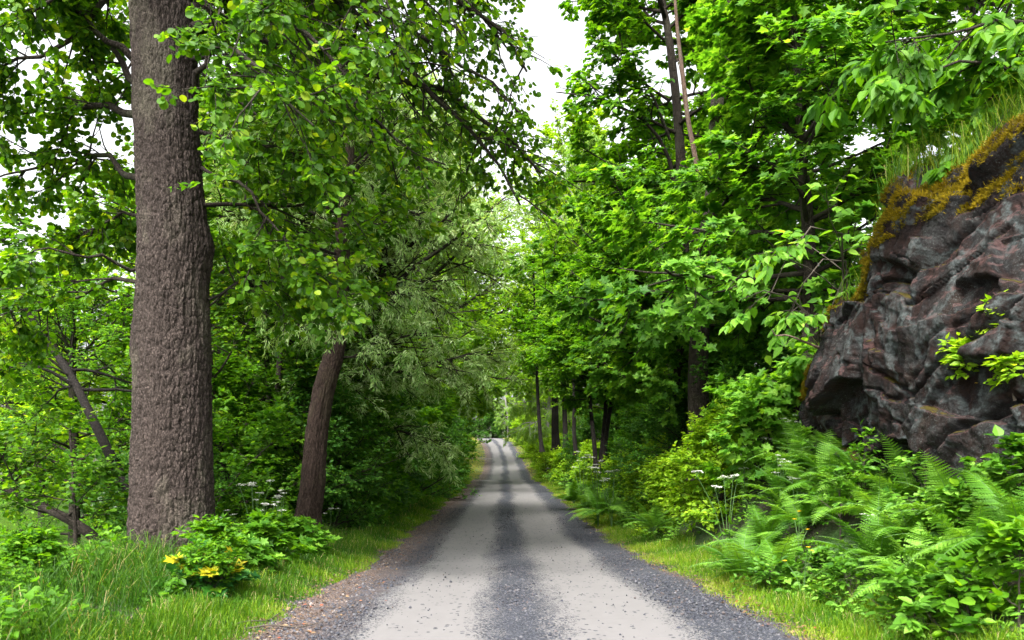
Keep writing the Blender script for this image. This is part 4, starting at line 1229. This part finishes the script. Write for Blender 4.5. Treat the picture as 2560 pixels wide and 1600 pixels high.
o_ = mesh("undergrowth", *merge(A_, B_)[:3], M['fern'], tone=merge(A_, B_)[3])
kind(o_, 'stuff'); o_['label'] = "low leafy undergrowth on the right bank"; o_['category'] = "undergrowth"
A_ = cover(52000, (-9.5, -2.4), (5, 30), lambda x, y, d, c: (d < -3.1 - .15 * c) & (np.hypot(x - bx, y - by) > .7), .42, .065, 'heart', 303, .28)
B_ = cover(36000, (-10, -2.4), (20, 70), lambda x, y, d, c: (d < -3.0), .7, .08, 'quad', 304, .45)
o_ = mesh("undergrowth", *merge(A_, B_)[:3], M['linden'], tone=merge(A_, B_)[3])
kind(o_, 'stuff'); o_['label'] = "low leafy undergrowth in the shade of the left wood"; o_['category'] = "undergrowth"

# ---------------------------------------------------------------- gravel stones and litter
rng = np.random.default_rng(401)
ico = np.array([(0, 0, 1), (.9, 0, .2), (.28, .85, .25), (-.72, .53, .2), (-.72, -.53, .25), (.28, -.85, .2), (0, 0, -.6)], float)
icf = [[0, 1, 2], [0, 2, 3], [0, 3, 4], [0, 4, 5], [0, 5, 1], [6, 2, 1], [6, 3, 2], [6, 4, 3], [6, 5, 4], [6, 1, 5]]
n = 60000
y = 4.8 + 22 * rng.uniform(0, 1, n) ** 2
u = rng.uniform(-2.5, 2.45, n)
trk_ = np.maximum(sstep(-np.abs(u + .8), -.75, -.45), sstep(-np.abs(u - .84), -.78, -.48))
k = rng.uniform(0, 1, n) > trk_ * .97
u, y = u[k], y[k]
x = roadc(y) + u
z = roadz(y) + np.interp(u, us, prof) + .012
n = len(x)
a = rng.uniform(0, 6.28, n)
S_ = rng.gamma(2.2, .0028, n) + .003
tone = rng.uniform(0, 1, n) * .8 + .2 * (u < -1.7)
V_, p_, s_, t_ = scatter((ico, icf), np.stack([x, y, z], -1), np.stack([np.cos(a), np.sin(a), rng.normal(0, .2, n)], -1), np.array([0, 0, 1.]) + rng.normal(0, .3, (n, 3)), S_, tone)
m, t = mat("loose_stone")
at = N(t, "ShaderNodeAttribute", attribute_name="tone")
p = N(t, "ShaderNodeBsdfPrincipled", Roughness=.8)
t.links.new(ramp(t, at.outputs['Fac'], [(0, (.013, .015, .023)), (.45, (.035, .037, .05)), (.7, (.08, .078, .085)), (.8, (.06, .04, .035)), (1, (.2, .175, .165))]), p.inputs['Base Color'])
o = N(t, "ShaderNodeOutputMaterial"); t.links.new(p.outputs[0], o.inputs[0])
gv = mesh("gravel", V_, p_, s_, m, tone=t_)
kind(gv, 'stuff'); gv['label'] = "loose dark gravel strewn over the road"; gv['category'] = "gravel"
n = 7000
y = 4.8 + 35 * rng.uniform(0, 1, n) ** 1.6
u = np.where(rng.uniform(0, 1, n) < .6, -2.15 + rng.normal(0, .28, n), 2.3 + rng.normal(0, .12, n))
x = roadc(y) + u
a = rng.uniform(0, 6.28, n)
V_, p_, s_, t_ = scatter('ovate', np.stack([x, y, np.maximum(ground(x, y) + .04, roadz(y) + .0) + .012], -1), np.stack([np.cos(a), np.sin(a), 0 * a], -1), np.array([0, 0, 1.]) + rng.normal(0, .35, (n, 3)), rng.uniform(.015, .045, n), rng.uniform(0, 1, n))
m, t = mat("dry_leaf")
at = N(t, "ShaderNodeAttribute", attribute_name="tone")
p = N(t, "ShaderNodeBsdfPrincipled", Roughness=.8)
t.links.new(ramp(t, at.outputs['Fac'], [(0, (.02, .012, .008)), (.6, (.09, .05, .02)), (.9, (.18, .12, .06)), (1, (.2, .035, .01))]), p.inputs['Base Color'])
o = N(t, "ShaderNodeOutputMaterial"); t.links.new(p.outputs[0], o.inputs[0])
gv = mesh("leaf_litter", V_, p_, s_, m, tone=t_)
kind(gv, 'stuff'); gv['label'] = "dry brown leaf bits along the road edges"; gv['category'] = "leaf litter"
for (pts_, lb) in (([(-2.35, 6.6), (-2.28, 6.75), (-2.12, 6.95), (-2.1, 7.2)], "thin dark fallen twig on the left shoulder near the grass"),
                   ([(-2.2, 6.55), (-2.0, 6.6), (-1.8, 6.62), (-1.6, 6.75)], "straight dark fallen twig lying across the left shoulder")):
    q = resample([(a_, b_, roadz(b_) + .02 + .02 * (i % 2)) for i, (a_, b_) in enumerate(pts_)], 10)
    V_, F_ = tubes(q[None], np.linspace(.009, .004, 10)[None], 6)
    tag(mesh("fallen_twig", V_, F_, 4, M['twig'], smooth=True), lb, "twig")

# ---------------------------------------------------------------- ferns
def make_fern(seed, label, group, nf=12, L=.95):
    rng = np.random.default_rng(seed)
    root = thing("fern", label, "fern", (0, 0, 0), group)
    Vs, Vr = [], []
    rach, rr_ = [], []
    for k in range(nf):
        az = k / nf * 6.283 + rng.normal(0, .2)
        inner = k % 3 == 0
        el = math.radians(rng.uniform(62, 80) if inner else rng.uniform(38, 60))
        Lk = L * rng.uniform(.75, 1.1)
        d = np.array([[math.cos(az) * math.cos(el), math.sin(az) * math.cos(el), math.sin(el)]])
        pts = grow(np.array([[0, 0, 0.]]), d, np.array([Lk]), 12, -1.5, .02, rng)[0]
        rach.append(pts); rr_.append(np.linspace(.006, .0015, 12))
        npn = 26
        s_ = np.linspace(.14, .99, npn)
        f = s_ * 11
        i = np.clip(f.astype(int), 0, 10)
        pos = pts[i] + (pts[i + 1] - pts[i]) * (f - i)[:, None]
        tan = nrm(pts[i + 1] - pts[i])
        sidev = nrm(np.cross(tan, np.array([0, 0, 1.])))
        nor = np.cross(sidev, tan)
        pl = Lk * .21 * np.sin(np.pi * np.clip(s_ * .92 + .10, 0, 1)) ** .8 * (1.05 - .35 * s_)
        tb = np.clip(rng.normal(.55, .22), .1, .95)
        for sg in (-1, 1):
            X = sidev * sg * 1.0 + tan * .42 + nor * rng.normal(-.05, .07, (npn, 1)) - np.array([0, 0, .12])
            Vs.append(scatter(PINNA, pos, X, nor * sg + rng.normal(0, .1, (npn, 3)), pl, np.clip(tb + rng.normal(0, .1, npn) + .15 * s_, 0, 1)))
    V_, p_, s_, t_ = merge(*Vs)
    mesh("fronds", V_, p_, s_, M['fern'], tone=t_, parent=root)
    V_, F_ = tubes(np.array(rach), np.array(rr_), 5)
    mesh("stalks", V_, F_, 4, M['stem'], smooth=True, parent=root)
    return root
# one pinna: a toothed narrow blade
pv = []
nt_ = 7
for k in range(nt_):
    x0 = k / nt_
    wd_ = .155 * (1 - x0) ** .75
    pv.append((x0 + .02, wd_ * .35)); pv.append((x0 + .085, wd_))
PINNA = halfleaf(pv, .02, -.10)
GF = "ferns on the right bank"
f1 = make_fern(501, "", GF, 13, 1.0)
f2 = make_fern(502, "", GF, 11, .9)
f3 = make_fern(503, "", GF, 15, 1.1)
fern_spots = [
    # px, py (crown foot in the picture), Y, proto, scale, label
    (728, 545, 9.6, 0, 1.0, "lowest fern clump jutting toward the road under the flowers"),
    (762, 552, 9.0, 1, 1.0, "fern just right of the clump that juts toward the road"),
    (752, 520, 10.4, 2, .9, "fern behind the clump that juts toward the road"),
    (790, 520, 9.8, 0, .85, "fern left of the yellow flowers on the slope"),
    (790, 478, 10.6, 1, .9, "fern halfway up the slope, leftmost against the dark shrubs"),
    (815, 470, 10.5, 2, .8, "fern halfway up the slope below the rock's left foot"),
    (838, 452, 10.4, 0, .85, "highest fern, touching the rock's left foot"),
    (812, 432, 11.0, 1, .75, "upright fern at the rock's left foot, behind the highest one"),
    (846, 492, 9.6, 2, .7, "fern pressed against the lower rock edge"),
    (826, 510, 9.4, 1, .85, "fern in the middle of the slope among leafy stems"),
    (864, 520, 8.6, 0, .8, "fern under the lowest point of the rock"),
    (862, 568, 7.6, 2, .85, "large fern leaning toward the verge right of the yellow flowers"),
    (900, 560, 7.5, 0, .9, "large fern behind the one leaning toward the verge"),
    (905, 600, 6.7, 1, .8, "big near fern with long drooping fronds"),
    (945, 560, 7.2, 2, .8, "fern below the mossy ledge at the right"),
    (960, 610, 6.3, 0, .8, "near fern in the lower right corner, left of the broad leaves"),
    (985, 560, 6.8, 1, .85, "fern at the right edge under the rock"),
    (1010, 600, 6.1, 2, .85, "fern at the right edge of the picture near the corner"),
    (925, 520, 8.0, 1, .7, "small fern beside the mossy hollow of the rock"),
    (968, 505, 7.6, 0, .7, "fern on the ledge of the rock at the right"),
    (1000, 500, 7.2, 2, .65, "fern highest on the ledge at the right edge"),
    (795, 455, 11.2, 2, .9, "fern behind the white umbels left of the rock's foot"),
    (898, 492, 8.7, 2, .8, "fern below the hollow in the rock"),
    (815, 500, 10.0, 2, .85, "fern in the thick of the slope, just above the yellow flowers"),
    (770, 500, 10.9, 0, .85, "fern under the maple sapling on the slope"),
    (640, 505, 15.5, 0, .9, "fern under the yellow-green shrubs, nearest the road"),
    (575, 492, 22, 1, 1.0, "dark fern on the right verge before the white-flowered bush"),
    (588, 495, 20, 2, 1.0, "dark fern just left of the white-flowered bush"),
    (560, 488, 26, 0, 1.1, "small distant fern on the right verge"),
]
fp = [f1, f2, f3]
used = set()
rng = np.random.default_rng(55)
for (px, py, Y, k, s_, lb) in fern_spots:
    pt = PX(px + 14, py, Y)
    gz = G(pt[0], pt[1])
    zz = min(max(gz, pt[2] - .55), gz + .5) + .05
    o_ = fp[k] if k not in used else None
    if o_ is None:
        o_ = dup(fp[k], (pt[0], pt[1], zz), rng.uniform(0, 6.28), s_ * 1.0, lb, GF)
    else:
        used.add(k)
        o_.location = tuple(float(q_) for q_ in (pt[0], pt[1], zz)); o_.scale = (s_ * 1.0,) * 3; o_['label'] = lb
    o_.rotation_euler = (math.radians(rng.uniform(-8, 4)), math.radians(rng.uniform(-14, -2)), rng.uniform(0, 6.28))

# ---------------------------------------------------------------- white umbel flowers and yellow flowers
def make_umbel(seed, label, group, h=.9, nst=5):
    rng = np.random.default_rng(seed)
    root = thing("cow_parsley", label, "flower", (0, 0, 0), group)
    st, sr, fl_, cen_ = [], [], [], []
    for k in range(nst):
        a = rng.uniform(0, 6.28)
        lean = rng.uniform(.05, .35)
        H = h * rng.uniform(.7, 1.1)
        end = np.array([math.cos(a) * lean, math.sin(a) * lean, H])
        p_ = resample([(0, 0, 0), end * [.4, .4, .55], end], 8)
        st.append(p_); sr.append(np.linspace(.005, .0025, 8))
        for j in range(rng.integers(6, 10)):
            b_ = rng.uniform(0, 6.28); r_ = rng.uniform(.01, .065)
            e2 = end + np.array([math.cos(b_) * r_, math.sin(b_) * r_, .05 - r_ * .3 + rng.normal(0, .004)])
            st.append(resample([end - [0, 0, .02], (end + e2) / 2 + [0, 0, .01], e2], 8)); sr.append(np.full(8, .0012))
            cen_.append(e2)
    V_, F_ = tubes(np.array(st), np.array(sr), 4)
    mesh("stems", V_, F_, 4, M['stem'], smooth=True, parent=root)
    cen_ = np.array(cen_)
    n = len(cen_) * 12
    idx = np.repeat(np.arange(len(cen_)), 12)
    pos = cen_[idx] + rng.normal(0, 1, (n, 3)) * [.011, .011, .003]
    V_, p_, s_, t_ = scatter('quad', pos, rng.normal(0, 1, (n, 3)) * [1, 1, .3], np.array([0, 0, 1.]) + rng.normal(0, .3, (n, 3)), rng.uniform(.011, .019, n), np.zeros(n))
    mesh("blossoms", V_, p_, s_, M['petal'], tone=t_, parent=root)
    n = 26
    tt = rng.uniform(.05, .6, n); ks = rng.integers(0, nst, n)
    stems = [s0 for s0 in st if abs(s0[0][2]) < 1e-6][:nst]
    pos = np.array([stems[k % len(stems)][int(t0 * 7)] for k, t0 in zip(ks, tt)])
    V_, p_, s_, t_ = scatter(PINNA, pos, rng.normal(0, 1, (n, 3)) * [1, 1, .3], np.array([0, 0, 1.]) + rng.normal(0, .3, (n, 3)), rng.uniform(.1, .25, n), rng.uniform(.2, .8, n))
    mesh("leaves", V_, p_, s_, M['fern'], tone=t_, parent=root)
    return root
GW = "white umbel flowers"
u1 = make_umbel(601, "", GW, .85, 5); u2 = make_umbel(602, "", GW, 1.0, 6)
ub = [
    (264, 506, 11.0, "white umbel flowers left of the leaning reddish trunk, largest cluster"),
    (281, 500, 11.6, "white umbels right next to the leaning reddish trunk"),
    (254, 486, 11.8, "white umbel highest in the shade between the two big trunks"),
    (238, 520, 11.5, "greenish umbels at the right side of the massive trunk"),
    (330, 510, 15.5, "small pale umbels right of the leaning trunk's foot"),
    (792, 425, 11.6, "white umbels against the dark wood, highest near the rock"),
    (770, 440, 12.0, "white umbels in the dark wood left of the rock's foot"),
    (745, 458, 12.2, "sparse white umbels above the maple sapling"),
    (728, 478, 11.6, "white umbels above the fern clump nearest the road"),
    (780, 465, 10.9, "white umbels among the ferns halfway up the slope"),
    (795, 480, 10.3, "white umbels in the middle of the fern slope"),
    (598, 470, 20.0, "white blossoms on the bush right of the road, left part"),
    (612, 472, 19.6, "white blossoms on the bush right of the road, right part"),
    (582, 452, 27, "distant white flowers by the slim greyish trunk"),
    (868, 545, 8.2, "white flower heads among the large near ferns"),
    (985, 172, 8.6, "whitish umbels in the grass on top of the rock"),
]
for i, (px, py, Y, lb) in enumerate(ub):
    pt = PX(px, py, Y)
    gz = G(pt[0], pt[1])
    src = (u1, u2)[i % 2]
    hs_ = (.85, 1.0)[i % 2]
    zz = max(gz, pt[2] - hs_) - .02
    if py > 180:
        sc = max((pt[2] + .05 - gz) / hs_, .55); zz = gz - .02
    else:
        sc = .5; zz = pt[2] - .5
    sc = min(sc, 1.7)
    if i < 2:
        o_ = src; o_['label'] = lb
        o_.location = (pt[0], pt[1], zz)
    else:
        o_ = dup(src, (pt[0], pt[1], zz), i * 1.7, 1, lb, GW)
    o_.scale = (max(sc, .8), max(sc, .8), sc)
def make_buttercup(seed, loc, label):
    rng = np.random.default_rng(seed)
    root = thing("yellow_flower", label, "flower", loc, "yellow flowers on the right bank")
    st, c_ = [], []
    for k in range(3):
        e = np.array([rng.normal(0, .10), rng.normal(0, .10), rng.uniform(.35, .6)])
        st.append(resample([(0, 0, 0), e * [.3, .3, .6], e], 6)); c_.append(e)
    V_, F_ = tubes(np.array(st), np.full((3, 6), .003), 4)
    mesh("stems", V_, F_, 4, M['stem'], smooth=True, parent=root)
    idx = np.repeat(np.arange(3), 5); a = np.tile(np.arange(5) * 1.2566, 3)
    X = np.stack([np.cos(a), np.sin(a), np.full(15, .5)], -1)
    V_, p_, s_, t_ = scatter('round', np.array(c_)[idx], X, np.stack([-np.cos(a) * .6, -np.sin(a) * .6, np.ones(15)], -1), .028, np.zeros(15))
    mesh("petals", V_, p_, s_, M['ypetal'], tone=t_, parent=root)
for k, (px, py, Y, lb) in enumerate([(799, 519, 9.0, "yellow flowers in the dark hollow between the fern clumps"), (803, 562, 8.0, "yellow flower low on the bank near the verge"),
                                     (1002, 448, 7.0, "yellow flowers on the leafy ledge at the right edge"), (972, 392, 7.4, "single yellow blossoms beside the rock ledge")]):
    pt = PX(px, py, Y)
    make_buttercup(700 + k, (pt[0], pt[1], max(G(pt[0], pt[1]) - .02, pt[2] - .5)), lb)

# ---------------------------------------------------------------- leafy herbs
def herb(name, label, cat, px, py, Y, h, R, tmpl, size, lm, n, seed, group=None, dz=0, ground_it=True, tonef=None, **k):
    pt = PX(px, py, Y)
    z = G(pt[0], pt[1]) if ground_it else pt[2]
    return tree(name, cat, label, (pt[0], pt[1], z + dz), h, .012, R, tmpl, size, lm, 'twig', n=n, t0=.05, elev=(15, 80), prof=prof_bush, seed=seed, group=group, sides=6, tw_min=.1, tonef=tonef, sink=.05, **k)
for k, (x_, y_, h_, lb) in enumerate([(-5.0, 8.3, .5, "herb clump in the tall grass left of the yellowing seedling"), (-6.0, 9.0, .45, "herb clump in the tall grass at the left edge"),
                                      (-3.35, 8.9, .55, "feathery green herb at the right foot of the massive trunk"), (-3.0, 7.7, .4, "feathery herb right of the yellowing seedling"),
                                      (-5.6, 7.3, .4, "leafy herb in the grass of the lower left corner"), (-4.6, 6.9, .3, "small leafy herb in the grass near the bottom edge")]):
    tree("grass_herb", "plant", lb, (x_, y_, G(x_, y_)), h_, .008, .42, 'ovate', (.075, .045)[k % 2], 'linden', 'twig', n=(16, 5, 3, 8), t0=.05, elev=(25, 85), prof=prof_bush,
         seed=870 + k, group="herbs in the tall grass", sides=6, tw_min=.1, sink=.05)
ytone = lambda pos, tone: np.where(pos[:, 2] > .30, np.clip(tone + .33, 0, 1), tone * .8)
herb("maple_seedling", "maple seedling with yellowing top leaves in front of the massive trunk", "plant", 205, 604, 7.9, .26, .46, 'maple', .12, 'yellow', (15, 4, 2, 3), 801, tonef=ytone, outw=.7, nn=.25, flat=.3)
GP = "young maple plants beside the massive trunk"
herb("maple_seedling", "green lobed plant right of the massive trunk's foot", "plant", 240, 574, 9.4, .28, .32, 'maple', .12, 'maple', (16, 5, 3, 4), 802, GP, outw=.7, nn=.25, flat=.3)
herb("maple_seedling", "green lobed plant between the two big trunks near the verge", "plant", 266, 562, 10.2, .38, .42, 'maple', .12, 'linden', (16, 5, 3, 4), 803, GP, outw=.7, nn=.25, flat=.3)
herb("maple_seedling", "low lobed plant at the left verge behind the bright grass", "plant", 292, 552, 11.6, .36, .5, 'maple', .12, 'maple', (14, 5, 3, 4), 804, GP, outw=.7, nn=.25, flat=.3)
GQ = "leafy stems on the right bank"
for k, (px, py, Y, h, R_, tm, sz_, lm_, lb) in enumerate([
    (812, 560, 8.4, .35, .3, 'heart', .08, 'fern', "leafy herb just above the right verge"),
    (770, 580, 8.6, .25, .3, 'ovate', .07, 'fern', "low leafy herb at the foot of the jutting fern clump"),
    (850, 600, 7.2, .3, .3, 'ovate', .08, 'fern', "low leafy herb between verge and large ferns"),
    (968, 655, 5.6, .42, .3, 'ovate', .11, 'linden', "broad-leaved dark plant in the lower right corner"),
    (1020, 640, 5.4, .55, .3, 'ovate', .11, 'linden', "tall broad-leaved plant cut by the right edge near the corner"),
    (915, 640, 6.0, .4, .35, 'ovate', .10, 'fern', "bright small plant on the verge near the corner"),
    (1020, 460, 6.6, .5, .3, 'heart', .09, 'fern', "bright leafy bush at the right edge below the ledge"),
    (985, 450, 7.0, .4, .3, 'heart', .08, 'fern', "bright herb in the rock hollow"),
    (925, 470, 7.8, .7, .4, 'ovate', .08, 'fern', "light green stems hanging at the lower rock"),
    (965, 545, 6.8, .4, .3, 'heart', .08, 'fern', "round-leaved herb under the mossy ledge"),
    (865, 475, 9.2, .7, .35, 'ovate', .08, 'fern', "yellowish herb against the lower tip of the rock"),
    (840, 520, 9.0, .7, .4, 'ovate', .08, 'fern', "tall bright herb amid the fern slope"),
]):
    herb("leafy_herb", lb, "plant", px, py, Y, h, R_, tm, sz_, lm_, (9, 4, 2, 5), 820 + k, GQ)
# plants rooted on the rock face
for k, (px, py, Y, h, R_, lb) in enumerate([
    (1006, 345, 7.2, .28, .2, "small bright plant rooted high on the rock face"),
    (968, 372, 7.6, .22, .18, "small bright plant on the mossy ledge of the rock"),
    (1015, 235 + 160, 7.0, .3, .2, "leafy plant at the right edge of the rock face"),
]):
    herb("rock_plant", lb, "plant", px, py, Y - .1, h, R_, 'ovate', .085, 'bright', (9, 4, 3, 4), 850 + k, "plants rooted on the rock", ground_it=False)
print("objects", len(bpy.data.objects), "verts", sum(len(m_.vertices) for m_ in bpy.data.meshes))
